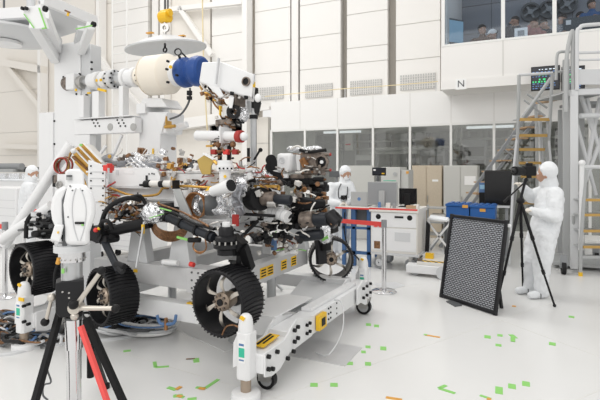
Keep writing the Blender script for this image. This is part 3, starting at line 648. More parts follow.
MB('white').box(rp(283, 178, ty-.03), rp(289, 174, ty)).build('bracket', RV); MB('white').prism([rp(293, 199, ty-.1), rp(296, 192, ty-.1), rp(303, 192, ty-.1), rp(304, 197, ty-.1), rp(299, 199, ty-.1)], (0, .06, 0)).build('bracket', RV)
for k in range(20):
    x = 294+random.uniform(0, 20); y = 182+random.uniform(0, 12); T3('turret_cable', [rp(x, y, ty-.02), rp(x+2, y+4, ty-.06), rp(x+random.uniform(-3, 5), y+8, ty-.02)], .008, random.choice(('brown', 'gold', 'copper', 'brown_metal', 'black')), 6)
# arm joints
def joint(px0, py0, px1, py1, y, r, mt='black_metal', collar=True, name='arm_joint'):
    a, c = rp(px0, py0, y), rp(px1, py1, y); d = (c-a).normalized(); L = (c-a).length
    MB(mt).lathe(a, d, [(0, .001), (0, r*.85), (L*.08, r), (L*.92, r), (L, r*.85), (L, .001)], 26).build(name, RV)
joint(262, 190, 262.5, 205, 3.85, .065); 
MB('black').cyl(rp(252.5, 199, 3.80), rp(261, 199, 3.72), .105, n=32).build('shoulder_motor', RV)
joint(262, 199, 276, 198, 3.75, .062, 'brown_metal'); joint(275, 199, 291, 200, 3.72, .045, 'tube_black'); joint(268, 204, 277, 204, 3.72, .035, 'steel')
MB('gold').beam(rp(254, 186.3, 3.75), rp(279, 186.3, 3.75), .02, .025).beam(rp(279, 186, 3.75), rp(279, 190, 3.75), .02, .02).build('gold_rail', RV)
MB('white').cyl(rp(271, 210, 3.85), rp(288, 217, 3.8), .055, n=22).build('upper_arm', RV)
b = MB('light_grey')
for f in (.25, .5, .75): q = rp(271, 210, 3.85).lerp(rp(288, 217, 3.8), f); d = (rp(288, 217, 3.8)-rp(271, 210, 3.85)).normalized(); b.cyl(q, q+d*.012, .058, n=22)
b.build('arm_band', RV)
MB('black').prism([rp(290, 204, 3.95), rp(300, 197, 3.95), rp(326, 200, 3.95), rp(326, 208, 3.95), rp(302, 212, 3.95), rp(302, 230, 3.95), rp(292, 229, 3.95)], (0, .12, 0)).build('elbow_housing', RV, .02)
joint(301, 220, 315, 219, 3.9, .075, 'brown_metal'); joint(314, 219, 328, 219, 3.88, .06, 'tube_black'); joint(328, 214, 338, 224, 3.9, .07)
MB('black').box(rp(330, 234, 3.9), rp(339, 214, 4.05)).build('wrist_housing', RV, .02)
T3('cable', [rp(331, 214, 3.9), rp(337, 213, 3.88), rp(340, 219, 3.88), rp(339, 226, 3.9)], .01, 'black')
joint(297, 237, 322, 234, 3.95, .05, 'tube_black'); MB('light_grey').prism([rp(304, 232, 3.98), rp(309, 226, 3.98), rp(316, 228, 3.98), rp(318, 233, 3.98)], (0, .05, 0)).build('bracket', RV)
MB('black').box(rp(300, 192, 4.35), rp(330, 184, 4.5)).build('rear_actuator', RV, .02); MB('black').box(rp(314, 196, 4.3), rp(325, 188, 4.4)).build('motor_case', RV, .02)
for k in range(14):
    x = 262+random.uniform(0, 30); y = 216+random.uniform(0, 18); s = random.uniform(.03, .055)
    b = MB(random.choice(('black', 'black_metal', 'brown_metal', 'black', 'steel'))); q = rp(x, y, 3.95+random.uniform(0, .2))
    (b.cbox(q, (s*1.6, s, s), 0, random.uniform(-.8, .8), random.uniform(-.5, .5)) if k % 2 else b.cyl(q, q+V(random.uniform(-.1, .1), -.05, random.uniform(-.07, .07)), s*.6)).build('actuator_part', RV, .003)
T3('rod', [rp(242, 236, 3.75), rp(258, 221, 3.75)], .016, 'black'); T3('rod', [rp(243, 214, 3.7), rp(275, 216, 3.75)], .014, 'black')
# far front wheel suspension
wb = V(-2.1, 5.2, ZB); MB('black_metal').beam(wb+V(-.05, -.2, .32), wb+V(-.02, -.22, -.03), .11, .06).build('wheel_bracket', RV)
MB('black').cyl(rp(325, 236, 5.0), rp(326, 250, 5.0), .06).build('steering_actuator', RV); MB('foil').crumple(rp(325, 235, 4.9), .075, (1, 1, 1.2)).build('foil_blanket', RV); MB('green_tape').beam(rp(322, 240, 4.8), rp(328, 237, 4.8), .012, .03).build('green_tape', RV)
MB('tube_black').cyl(rp(325, 233, 5.0), (-2.5, 4.8, 1.3), .04).build('rocker_arm', RV)
# general cable runs and small boxes over the body
def clutter_c(n, x0, x1, y0, y1, yd, mats, r=(.005, .010), L=12, name='cable'):
    for k in range(n):
        x = random.uniform(x0, x1); y = random.uniform(y0, y1); pts = [rp(x, y, yd+random.uniform(-.05, .05))]
        a = random.uniform(-.6, .6) + (pi if random.random() < .5 else 0)
        for j in range(3):
            a += random.uniform(-.7, .7); x += cos(a)*L/3; y += sin(a)*L/3*.7; pts.append(rp(x, y, yd+random.uniform(-.06, .06)))
        T3(name, pts, random.uniform(*r), random.choice(mats), 6)
def clutter_b(n, x0, x1, y0, y1, yd, mats, s=(.02, .05), name='connector'):
    for k in range(n):
        q = rp(random.uniform(x0, x1), random.uniform(y0, y1), yd+random.uniform(-.05, .05)); a = [random.uniform(*s) for _ in range(3)]
        b = MB(random.choice(mats))
        (b.cbox(q, a, 0, random.uniform(-.5, .5), random.uniform(-.4, .4)) if random.random() < .6 else b.cyl(q, q+V(random.uniform(-.5, .5), -.5, random.uniform(-.3, .3))*a[0]*1.5, a[1]*.5, n=12)).build(name, RV, .003)
warm = ('brown', 'copper', 'gold', 'brown_metal', 'offwhite', 'brown')
clutter_c(26, 110, 150, 198, 222, 3.45, warm+('black',), L=14, name='harness_cable'); clutter_b(22, 110, 150, 200, 222, 3.48, warm+('black', 'steel', 'black'), name='connector')
clutter_c(18, 180, 215, 178, 196, 3.62, warm, L=10, name='deck_cable'); clutter_b(14, 165, 200, 160, 176, 3.9, warm+('dark_grey', 'steel', 'foil'), (.03, .07), 'deck_unit')
clutter_c(14, 198, 216, 170, 188, 3.66, ('copper', 'brown', 'gold'), L=12, name='copper_line')
clutter_c(16, 240, 300, 168, 188, 3.85, ('brown', 'dark_red', 'offwhite', 'steel', 'brown'), L=14, name='arm_cable'); clutter_b(12, 238, 262, 165, 188, 3.92, ('foil', 'steel', 'offwhite', 'brown_metal'), (.04, .08), 'deck_unit')
clutter_c(14, 236, 300, 205, 236, 3.88, ('brown', 'black', 'copper', 'offwhite', 'black'), L=12, name='arm_cable'); clutter_b(16, 238, 300, 200, 236, 3.9, ('black', 'black', 'brown_metal', 'steel', 'white'), (.03, .07), 'arm_fitting')
clutter_c(12, 262, 296, 235, 250, 4.3, ('brown', 'dark_red', 'green_tape', 'offwhite'), L=12, name='belly_cable'); clutter_b(8, 128, 165, 150, 162, 4.1, ('foil', 'brown', 'white', 'dark_red'), (.04, .08), 'deck_unit')
clutter_b(8, 96, 118, 160, 168, 4.0, ('foil_grey', 'foil', 'white'), (.05, .09), 'deck_unit'); clutter_c(8, 105, 118, 185, 205, 3.45, ('brown', 'gold', 'dark_red'), L=12, name='harness_cable')
clutter_b(12, 85, 112, 226, 242, 3.25, ('black', 'black_metal', 'black'), (.03, .07), 'actuator_part'); clutter_c(10, 205, 240, 222, 240, 3.2, ('black', 'brown', 'offwhite', 'black'), L=9, name='actuator_cable')
clutter_b(10, 170, 192, 148, 164, 4.4, ('brown', 'gold', 'steel', 'offwhite'), (.03, .06), 'deck_unit')
clutter_c(8, 30, 58, 214, 238, 3.0, ('black', 'dark_grey'), (.008, .014), 14, 'actuator_cable')
MB('cable_blue').cyl(rp(274, 237, 4.25), rp(274, 250, 4.25), .03).build('blue_tube', RV); MB('white').box(rp(262, 254, 4.3), rp(280, 238, 4.5)).build('belly_box', RV, .01)
T3('hose_ring', [rp(112, 195, 3.5), rp(119, 196, 3.5), rp(122, 203, 3.5), rp(118, 211, 3.5), rp(111, 208, 3.5)], .01, 'dark_red')

clutter_c(30, 168, 260, 160, 190, 3.58, ('brown', 'dark_red', 'offwhite', 'copper', 'steel', 'black'), (.004, .007), 12, 'instrument_cable')
clutter_b(34, 163, 198, 158, 190, 3.62, ('brown_metal', 'offwhite', 'black', 'steel', 'gold', 'white', 'brown'), (.02, .055), 'instrument_unit')
clutter_b(26, 234, 262, 162, 196, 3.7, ('steel', 'offwhite', 'black', 'foil', 'brown_metal', 'white'), (.02, .06), 'instrument_block')
clutter_b(40, 110, 152, 200, 224, 3.40, ('black', 'brown', 'black', 'brown_metal', 'offwhite', 'dark_grey', 'copper'), (.015, .045), 'harness_clip')
clutter_c(20, 108, 150, 205, 236, 3.38, ('brown', 'black', 'copper', 'dark_grey', 'offwhite'), (.004, .009), 16, 'suspension_cable')
clutter_b(34, 262, 300, 180, 202, 3.95, ('black', 'brown_metal', 'black', 'steel', 'brown', 'offwhite'), (.02, .055), 'arm_unit')
clutter_b(40, 296, 328, 184, 216, 4.05, ('black', 'brown_metal', 'brown', 'copper', 'black', 'steel'), (.02, .05), 'arm_block')
clutter_b(38, 258, 300, 214, 242, 3.9, ('black', 'black', 'brown_metal', 'black_metal', 'black', 'steel', 'black'), (.025, .07), 'bracket_block')
clutter_c(30, 258, 330, 186, 240, 3.86, ('black', 'brown', 'black', 'black', 'brown_metal', 'offwhite'), (.004, .008), 13, 'arm_wire')
clutter_b(12, 302, 326, 166, 175, 4.1, ('brown_metal', 'brown', 'steel', 'black'), (.015, .03), 'drill_fitting')
clutter_c(7, 300, 316, 150, 172, 4.12, ('brown', 'copper', 'black', 'offwhite'), (.003, .005), 9, 'drill_wire')
clutter_b(30, 202, 240, 86, 104, 3.98, ('brown', 'copper', 'offwhite', 'brown_metal', 'black'), (.015, .04), 'head_fitting')
clutter_b(30, 215, 242, 96, 126, 4.0, ('brown', 'black', 'copper', 'brown_metal', 'offwhite', 'steel'), (.015, .04), 'mast_fitting')
clutter_b(14, 212, 238, 140, 162, 3.9, ('brown', 'black', 'brown_metal', 'copper'), (.012, .03), 'mast_clip')
clutter_c(12, 215, 235, 138, 165, 3.88, ('brown', 'black', 'copper'), (.004, .007), 9, 'mast_wire')
clutter_b(26, 204, 244, 222, 240, 3.2, ('black', 'steel', 'black', 'brown_metal', 'offwhite'), (.012, .03), 'actuator_clip')
clutter_b(20, 108, 166, 155, 168, 3.7, ('foil', 'brown', 'steel', 'white', 'brown_metal', 'gold'), (.02, .05), 'deck_fitting')
clutter_c(12, 108, 170, 154, 168, 3.66, ('brown', 'foil_grey', 'offwhite', 'gold'), (.004, .009), 14, 'deck_wire')
clutter_b(20, 258, 298, 238, 254, 4.1, ('brown', 'offwhite', 'steel', 'white', 'brown_metal'), (.02, .05), 'belly_fitting')
clutter_b(18, 28, 58, 212, 240, 3.05, ('black', 'dark_grey', 'steel', 'black'), (.02, .05), 'actuator_block')
TURN[0] = 0

# =================================================================== GREY SUPPORT STAND UNDER THE ROVER
st = thing('support_stand', (-3.2, 4, 0), 'grey riveted aluminium box beam stand carrying the rover above the floor', 'stand')
ys = 3.45
p = PY(126, 262, ys); q = PY(126, 287, ys); e = PY(190, 0, ys)
zt, zb = .745, .555
MB('alu_plate').box((-3.95, ys, zb), (-2.75, ys+.16, zt)).build('long_beam', st, .006)
MB('alu_plate').box((-3.95, 4.8, zb), (-2.42, 4.92, zt)).build('long_beam', st, .006)
MB('alu_plate').box((-2.78, ys-.01, zb-.02), (-2.55, ys+.18, zt+.01)).build('corner_block', st, .004)
b = MB('dark_grey')
for i in range(2):
    for j in range(3): b.cyl((-2.72+.07*i, ys-.018, zb+.025+.07*j), (-2.72+.07*i, ys-.008, zb+.025+.07*j), .009, n=10)
b.build('bolt_row', st)
MB('alu_plate').box((-2.43, ys+.0, zb), (-2.3, 5.0, zt)).build('cross_beam', st, .006)
MB('alu_plate').box((-2.56, ys+.01, zb+.01), (-2.42, ys+.16, zt-.01)).build('end_beam', st, .006)
for x in (-3.3, -3.95): MB('alu_plate').box((x, ys+.1, zb+.03), (x+.12, 4.8, zt-.03)).build('cross_beam', st, .006)
for px in (182, 140):
    a = PY(px, 250, ys+.08); x = a.x
    MB('light_grey').prism([(x-.13, ys+.04, zt), (x+.13, ys+.04, zt), (x+.06, ys+.04, 1.12), (x-.06, ys+.04, 1.12)], (0, .1, 0)).build('pedestal', st, .004)
for x in (-3.3, -2.36):
    MB('light_grey').prism([(x-.13, 4.8, zt), (x+.13, 4.8, zt), (x+.06, 4.8, 1.12), (x-.06, 4.8, 1.12)], (0, .1, 0)).build('pedestal', st, .004)
for i, yy in enumerate([PX(p_, 270, -2.3).y for p_ in (260, 267, 281, 291)]):
    l = MB('yellow').box((-2.302, yy, .60), (-2.295, yy+.12, .70)).m('black')
    for k in range(3): l.box((-2.295, yy+.015, .615+.027*k), (-2.293, yy+.105, .628+.027*k))
    l.build('warning_label', st)
MB('yellow').box((-3.42, ys-.004, .655), (-3.37, ys, .685)).build('yellow_tag', st); MB('white').cyl(PY(163, 262, 3.4), PY(178, 263, 3.4), .025).build('bottle_tube', st); MB('red').cyl(PY(190, 264, 3.4), PY(194, 265, 3.4), .022).build('red_tip', st)
for x in (-3.85, -2.5):
    for y in (3.9, 4.5): MB('alu').cyl((x, y, .02), (x, y, zb+.05), .05).cyl((x, y, 0), (x, y, .02), .12).build('leg', st)
MB('light_grey').prism([PY(112, 262, 4.6), PY(170, 247, 4.6), PY(172, 262, 4.6), PY(112, 275, 4.6)], (0, .05, 0)).build('side_plate', st)
# =================================================================== WHITE DOLLY FRAME WITH JACK FEET
dl = thing('dolly_frame', (-2.9, 3.6, 0), 'low white steel dolly frame on jack feet and castors around the rover', 'dolly')
F1 = V(-1.83, 2.92, 0); F2 = V(-1.76, 5.38, 0); F3 = V(-4.17, 2.864, 0)
def jack(f):
    MB('white').lathe(f, (0, 0, 1), [(0, .105), (.045, .105), (.055, .10), (.062, .055), (.062, .001)], 28).build('foot_pad', dl)
    MB('bronze').cyl(f+V(0, 0, .06), f+V(0, 0, .17), .038, n=18).build('foot_screw', dl)
    w_ = .056
    MB('white').prism([f+V(-w_, -w_+.02, .155), f+V(-w_+.02, -w_, .155), f+V(w_-.02, -w_, .155), f+V(w_, -w_+.02, .155), f+V(w_, w_, .155), f+V(-w_, w_, .155)], (0, 0, .33)).build('jack_body', dl, .006)
    MB('white').lathe(f+V(0, 0, .48), (0, 0, 1), [(0, .056), (.05, .054), (.09, .049), (.115, .040), (.13, .025), (.133, .001)], 20).build('jack_dome', dl)
    MB('yellow').cbox(f+V(-.0, -.045, .59), (.035, .02, .02), 0, .4).build('yellow_clip', dl)
    l = MB('label_white').box(f+V(-.025, -w_-.003, .28), f+V(.028, -w_, .44)); l.m('green_label').box(f+V(-.022, -w_-.005, .32), f+V(.025, -w_-.003, .385)); l.m('cable_blue').box(f+V(-.02, -w_-.005, .40), f+V(.02, -w_-.003, .415)).box(f+V(-.02, -w_-.005, .295), f+V(.02, -w_-.003, .305))
    l.build('instruction_label', dl)
    MB('white').prism([f+V(-w_, -.03, .46), f+V(-w_, -.03, .24), f+V(-w_-.035, -.03, .22), f+V(-w_-.03, -.03, .40)], (0, .04, 0)).build('side_lever', dl)
def caster(p, r=.085):
    MB('steel').cyl(p+V(0, 0, r*2+.02), p+V(0, 0, r*2+.08), .035).prism([p+V(-.055, -.03, r*.8), p+V(.04, -.03, r*.8), p+V(.08, -.03, r*2.2), p+V(-.06, -.03, r*2.2)], (0, .008, 0)).prism([p+V(-.055, .042, r*.8), p+V(.04, .042, r*.8), p+V(.08, .042, r*2.2), p+V(-.06, .042, r*2.2)], (0, .008, 0)).build('caster_fork', dl)
    MB('black').ring(p+V(0, .008, r), (0, 1, 0), r*.7, r, .05, 28).m('alu').ring(p+V(0, .008, r), (0, 1, 0), .012, r*.72, .045, 28).build('caster_wheel', dl)
for f in (F1, F2, F3): jack(f)
def gusset(x0, sgn, f, L, th=.015):
    """side plate of an end casting, running from the jack along the cross beam"""
    y0 = f.y; P = [(0, .16), (.10, .13), (.22, .13), (.38, .2), (L, .2), (L, .37), (.62*L/.8, .40), (.5*L/.8, .43), (.42*L/.8, .40), (.3*L/.8, .33), (.14*L/.8, .33), (.0, .33)]
    return MB('white').prism([V(x0, y0+sgn*(.05+a_), z_) for a_, z_ in P], (th, 0, 0)).build('gusset_plate', dl, .003)
gusset(-1.715, 1, F1, .82); gusset(-1.90, 1, F1, .82)
gusset(-1.66, -1, F2, .5); gusset(-1.84, -1, F2, .5); gusset(-4.09, 1, F3, .6); gusset(-4.27, 1, F3, .6)
MB('white').box((-1.89, 2.96, .18), (-1.71, 3.38, .32)).build('end_block', dl, .008); MB('white').box((-4.25, 2.9, .18), (-4.09, 3.4, .32)).build('end_block', dl, .008)
b = MB('yellow').prism([V(-1.85, 3.05, .335), V(-1.76, 3.05, .335), V(-1.76, 3.30, .345), V(-1.85, 3.30, .345)], (0, 0, .006)).m('black').prism([V(-1.835, 3.07, .344), V(-1.815, 3.07, .344), V(-1.815, 3.28, .352), V(-1.835, 3.28, .352)], (0, 0, .002)).prism([V(-1.80, 3.10, .345), V(-1.785, 3.10, .345), V(-1.785, 3.26, .351), V(-1.80, 3.26, .351)], (0, 0, .002)); b.build('warning_label', dl)
MB('white').prism([V(-1.885, 3.35, .20), V(-1.72, 3.35, .20), V(-1.67, 5.3, .20), V(-1.83, 5.3, .20)], (0, 0, .165)).build('cross_beam', dl, .006)
MB('white').prism([V(-1.86, 3.9, .366), V(-1.76, 3.9, .366), V(-1.72, 5.0, .366), V(-1.81, 5.0, .366)], (0, 0, .03)).build('cable_tray', dl, .004)
b = MB('black')
for yy, zz in ((3.0, .21), (3.0, .30), (3.06, .19), (3.13, .29), (3.3, .18), (3.42, .27), (3.42, .36), (3.48, .28), (3.48, .37), (3.40, .2)): b.cyl((-1.70, yy, zz), (-1.675, yy, zz), .016, n=12)
for yy in (3.66, 3.72):
    for zz in (.26, .33): b.cyl((-1.70, yy, zz), (-1.68, yy, zz), .014, n=12)
for yy in (4.15, 4.2, 4.35):
    for zz in (.24, .29, .34): b.cyl((-1.70, yy, zz), (-1.69, yy, zz), .009, n=12)
for yy in (5.25, 5.12, 5.0):
    for zz in (.24, .34): b.cyl((-1.645, yy, zz), (-1.62, yy, zz), .016, n=12)
for px, py in ((31, 308), (34, 306), (31, 324), (34, 326)): q = PY(px, py, 2.80); b.cyl((-4.10+.02*(px-31), 2.80, q.z), (-4.10+.02*(px-31), 2.83, q.z), .014, n=12)
b.build('bolt_row', dl)
MB('yellow').box((-1.70, 3.86, .22), (-1.66, 4.02, .35)).m('black').box((-1.66, 3.9, .25), (-1.655, 3.98, .32)).build('yellow_pocket', dl, .006)
caster(V(-1.78, 3.13, 0), .075); caster(V(-1.70, 5.2, 0), .085); caster(V(-4.1, 3.2, 0), .075)
MB('white').box((-4.09, 3.45, .26), (-1.88, 3.58, .42)).build('long_beam', dl, .006)
MB('white').box((-4.09, 5.05, .26), (-1.85, 5.2, .40)).build('long_beam', dl, .006)
MB('white').box((-4.25, 3.35, .2), (-4.1, 5.2, .36)).build('cross_beam', dl, .006)
MB('white').prism([V(-1.88, 3.45, .42), V(-1.88, 4.2, .40), V(-2.15, 4.2, .40), V(-2.5, 3.45, .42)], (0, 0, .012)).build('corner_plate', dl, .003)
MB('light_grey').prism([V(-2.1, 3.9, .34), V(-1.85, 3.9, .34), V(-1.8, 5.05, .34), V(-2.4, 5.05, .34)], (0, 0, .012)).build('corner_plate', dl, .003)
MB('yellow').cbox(F3+V(.05, -.062, .47), (.07, .01, .03)).build('yellow_tag', dl)
MB('yellow').cbox((-2.75, 3.50, .425), (.12, .05, .01)).build('yellow_tag', dl)
MB('cable_blue').tube([PY(157, 315, 3.4), PY(160, 323, 3.4), PY(166, 324, 3.4), PY(174, 323, 3.4), PY(176, 315, 3.4)], .014).build('blue_hose', dl)
MB('copper').cyl(PY(166, 330, 3.4), PY(166, 318, 3.4), .016).build('pin', dl); MB('brown').tube([PY(222, 335, 2.95), PY(226, 327, 2.95), PY(233, 325, 2.9), PY(240, 328, 2.9)], .006).build('wire', dl)
MB('light_grey').tube([V(-1.72, 4.35, .37), V(-1.62, 4.3, .36), V(-1.52, 4.05, .2), V(-1.55, 3.8, .06), G(314, 352)], .006).build('wire', dl)
# =================================================================== WHITE RIG BEHIND THE ROVER
tx, tyy = -5.5, 4.4
rig = thing('offload_rig', (-5.5, 4.8, 0), 'tall white steel rig behind the rover with bolted column and canted top plates', 'rig')
def ry(px, py, y=4.4): return PY(px, py, y)
a, c = ry(54, 45), ry(80, 165)
MB('white').box((a.x, 4.4, .05), (c.x, 4.62, a.z)).build('column', rig, .01)
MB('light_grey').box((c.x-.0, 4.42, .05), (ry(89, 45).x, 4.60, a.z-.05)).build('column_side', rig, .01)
a2, c2 = ry(40, 113), ry(54, 200); MB('white').box((a2.x, 4.38, .05), (c2.x, 4.7, a2.z)).build('side_column', rig, .01)
MB('white').box((a2.x-.3, 4.2, 0), (ry(92, 45).x+.3, 5.3, .08)).build('base_plate', rig, .01)
b = MB('black')
for px, py in ((63, 77), (79, 74), (78, 52), (56, 45.5), (60, 47), (54, 121), (54, 144), (91, 62), (91, 69), (76, 94), (86, 95)): q = ry(px, py, 4.39); b.cyl(q, q+V(0, .02, 0), .014, n=10)
b.build('bolt_row', rig)
# struts to the top plates
tp = 4.2
def strut(p0, p1, w_=.1, y0=4.4, y1=4.4, mt='white'): MB(mt).beam(ry(*p0, y0), ry(*p1, y1), w_, w_).build('strut', rig, .006)
strut((58, 50), (44, 14), .11, 4.4, 3.75); strut((56, 60), (34, 24), .11, 4.4, 3.75); strut((76, 48), (81, 28), .08, 4.5, 4.3, 'light_grey'); strut((81, 52), (91, 26), .09, 4.4, 4.0)
MB('white').prism([ry(22, 10, 3.5), ry(39, 4, 3.5), ry(46, 28, 3.5), ry(35, 29, 3.5)], (0, .04, 0)).build('hinge_plate', rig, .004)
g = MB('green_tape').beam(ry(39, 8, 3.49), ry(46, 28, 3.49), .012, .012).beam(ry(42, 28.5, 3.49), ry(46.5, 28, 3.49), .012, .012).beam(ry(24, 14, 3.49), ry(34, 28, 3.49), .008, .01).beam(ry(76, 29, 3.9), ry(92, 25.5, 3.9), .012, .012)
g.build('green_tape', rig)
# top plate, seen from below
zt0 = 3.93
P0 = [ry(44, 4, 4.1), ry(95, 24, 4.1)]
x0, x1 = ry(44, 4, 4.1).x, ry(95, 24, 4.1).x
def zplane(px, py, z): return G(px, py, z)
z1 = 3.62
quad4 = [zplane(40, 3, z1), zplane(94, 25, z1), zplane(64, 38, z1), zplane(52, 30, z1)]
MB('light_grey').prism([zplane(38, 2, z1), zplane(95, 25, z1), zplane(80, 31, z1), zplane(58, 38, z1), zplane(50, 30, z1)], (0, 0, .02)).build('top_plate', rig)
MB('white').beam(zplane(42, 2, z1)+V(0, 0, .04), zplane(96, 24.5, z1)+V(0, 0, .04), .06, .14).build('top_beam', rig, .006)
MB('white').beam(zplane(-20, 16, z1)+V(0, 0, .0), zplane(42, 12, z1)+V(0, 0, .0), .08, .14).build('top_beam', rig, .006)
MB('light_grey').prism([zplane(-20, 24, z1), zplane(34, 17, z1), zplane(44, 30, z1), zplane(20, 33, z1), zplane(-20, 35, z1)], (0, 0, .03)).build('top_plate', rig)
MB('light_grey').cyl(ry(31, 12), ry(31, -30), .055, n=20).build('post', rig)
b = MB('black')
for px, py in ((21.5, 8), (25, 8), (44, 8.5), (92.5, 24)): q = ry(px, py, 3.45 if px < 50 else 3.95); b.cyl(q, q+V(0, .03, 0), .02 if px < 30 else .032, n=14)
b.build('bolt_head', rig)
MB('brown').beam(ry(65, 10.5, 4.05), ry(70, 12.5, 4.05), .015, .02).build('bracket', rig); MB('yellow').cbox(ry(68, 14, 4.05), (.03, .01, .05), 0, .3).build('yellow_tag', rig)
MB('dark_grey').beam(ry(15, 31, 5), ry(22, 32, 5), .04, .03).beam(ry(19, 32, 5), ry(19, 37, 5), .03, .03).build('hook_bracket', rig)
# crossbeam and posts
MB('white').box(ry(74, 135, 4.28), ry(142, 118, 4.40)).build('cross_beam', rig, .008)
MB('white').box(ry(74, 119.5, 4.24), ry(142, 116.5, 4.44)).build('beam_flange', rig, .004)
b = MB('recess_grey')
for px in (110, 133): q = ry(px, 127, 4.275); b.lathe(q, (0, 1, 0), [(0, .001), (0, .045), (.01, .045)], 20)
b.m('black')
for px in (92, 96, 117, 122):
    for k in range(3): q = ry(px+k*1.5, 120+k*3, 4.272); b.cyl(q, q+V(0, .01, 0), .011, n=8)
b.build('beam_hole', rig)
MB('white').box(ry(76, 168, 4.28), ry(96, 135, 4.38)).build('lower_post', rig, .006); MB('white').beam(ry(112, 158, 4.33), ry(122, 135, 4.33), .03, .03).beam(ry(99, 156, 4.33), ry(106, 146, 4.33), .03, .03).build('brace', rig)
for (a_, b_, t) in ((78, 90, 96), (92, 105, 92), (118.5, 129, 87)): MB('white').box(ry(a_, 118, 4.28), ry(b_, t, 4.38)).build('post', rig, .005)
MB('white').prism([ry(139, 168, 4.42), ry(139, 112, 4.42), ry(168, 112, 4.42), ry(166, 133, 4.42), ry(160, 134, 4.42), ry(160, 168, 4.42)], (0, .3, 0)).build('pedestal', rig, .01)
MB('white').box(ry(136, 114, 4.38), ry(169, 107, 4.8)).prism([ry(139, 107, 4.4), ry(143, 98, 4.4), ry(161, 98, 4.4), ry(167, 107, 4.4)], (0, .3, 0)).prism([ry(154, 113, 4.40), ry(167, 113, 4.40), ry(161, 133, 4.40)], (0, .02, 0)).build('saddle', rig, .006)
MB('yellow').cbox(ry(153, 151.5, 4.41), (.02, .01, .07)).build('yellow_tag', rig); MB('gold').box(ry(166, 128, 4.4), ry(171, 116, 4.5)).cyl(ry(165, 127, 4.4), ry(175, 126, 4.4), .02).build('gold_fitting', rig)
MB('white').beam(ry(166, 133, 4.6), ry(187, 124, 4.6), .07, .07).build('side_tube', rig, .01); MB('light_grey').box(ry(169, 168, 4.6), ry(174, 134, 4.7)).build('side_post', rig)
# spindle: shafts, flanges and drum on one axis
def ax(px): 
    return PY(px, 83.5-(px-70)*.095, 4.4)
def sp(name, x0, x1, r0, r1=None, mt='white', rim=0):
    a, c = ax(x0), ax(x1); L = (c-a).length; r1 = r0 if r1 is None else r1
    MB(mt).lathe(a, c-a, [(0, .001), (0, r0*.92), (L*.08, r0), (L*.92, r1), (L, r1*.92), (L, .001)], 32).build(name, rig)
sp('end_disc', 66, 73, .09, mt='brown_metal'); MB('white').box(ax(72)+V(0, -.1, -.1), ax(80)+V(0, .1, .11)).build('bearing_block', rig, .01)
sp('bearing_ring', 80, 84, .085, mt='steel'); sp('shaft', 83, 92, .045, mt='alu')
for i, (x0, x1, r, mt) in enumerate(((91, 96, .10, 'white'), (96, 101, .115, 'white'), (101, 104, .085, 'offwhite'), (104, 109, .115, 'white'), (109, 113, .095, 'offwhite'), (112, 116, .12, 'light_grey'), (116, 125, .085, 'alu'), (125, 128, .12, 'white'), (128, 134, .10, 'white'), (134, 138, .12, 'white'), (138, 146, .105, 'cream'))):
    sp('flange', x0, x1, r, mt=mt)
b = MB('black')
for x in (110, 116, 126, 141, 143):
    for k in range(10): a = 2*pi*k/10; q = ax(x)+V(0, cos(a)*.1, sin(a)*.1); b.cyl(q, q+V(.012, 0, 0), .012, n=8)
b.build('bolt_circle', rig)
b = MB('yellow').cbox(ax(104)+V(0, -.11, -.02), (.03, .02, .03)).cbox(ax(108)+V(0, -.11, -.02), (.03, .02, .03)).beam(ry(98, 89, 4.28), ry(106, 91, 4.28), .02, .03).cbox(ry(89, 93, 4.3), (.05, .02, .02)).cbox(ry(76, 90, 4.3), (.02, .02, .03)); b.build('yellow_tag', rig)
sp('drum_cone', 145, 150, .15, .235, 'cream'); sp('drum', 149.5, 170, .235, .235, 'cream'); sp('drum_cone', 169.5, 176, .235, .16, 'cream'); sp('drum_neck', 175, 181, .15, .15, 'white')
b = MB('black')
for px, py in ((167, 61), (166, 69), (167, 82), (176, 75)): q = ry(px, py, 4.16); b.cyl(q, q+V(0, .03, 0), .014, n=8)
b.m('yellow').cyl(ry(170.5, 67, 4.15), ry(170.5, 67, 4.2), .02, n=10).build('drum_marks', rig)
a, c = ax(179), ax(204); L = (c-a).length
bl = MB('blue').lathe(a, c-a, [(0, .001), (0, .12), (L*.08, .155), (L*.2, .175), (L*.36, .17), (L*.46, .135), (L*.52, .135), (L*.62, .165), (L*.8, .175), (L*.94, .165), (L, .14), (L, .001)], 32).build('blue_cover', rig)
b = MB('black').ring(ry(178, 52, 4.3), (.5, -1, 0), .03, .042, .014, 16).tube([ry(179, 56, 4.3), ry(180, 58, 4.3)], .015).beam(ry(182, 53, 4.3), ry(186, 57, 4.3), .015, .015); b.build('lifting_ring', rig)
# =================================================================== HOOK, SHACKLE, SPREADER
hk = thing('crane_hook', PD(165, 30, 6.5), 'yellow crane hook block with steel shackle hanging above the cream drum', 'hook')
c = PD(165, 17, 6.5); b = MB('hook_yellow').cyl(c+V(-.07, 0, 0), c+V(.07, 0, 0), .08, n=24).cyl(c+V(.02, 0, .05)+V(-.08, 0, 0), c+V(.1, 0, .05), .05, n=16); b.build('hook_block', hk, .006)
MB('dark_grey').cyl(c, c+V(0, 0, 5), .014).cyl(c+V(.05, 0, 0), c+V(.05, 0, 5), .012).build('crane_rope', hk)
q = PD(165, 28, 6.5); MB('steel').ring(q, (.3, -1, 0), .03, .06, .04, 20).cyl(q+V(0, 0, .04), q+V(0, 0, .12), .022).cyl(q, q-V(0, 0, .2), .02).build('shackle', hk)
sd = thing('spreader_plate', PD(165, 57, 6.5), 'shallow grey disc shaped spreader plate hanging from the crane hook', 'plate')
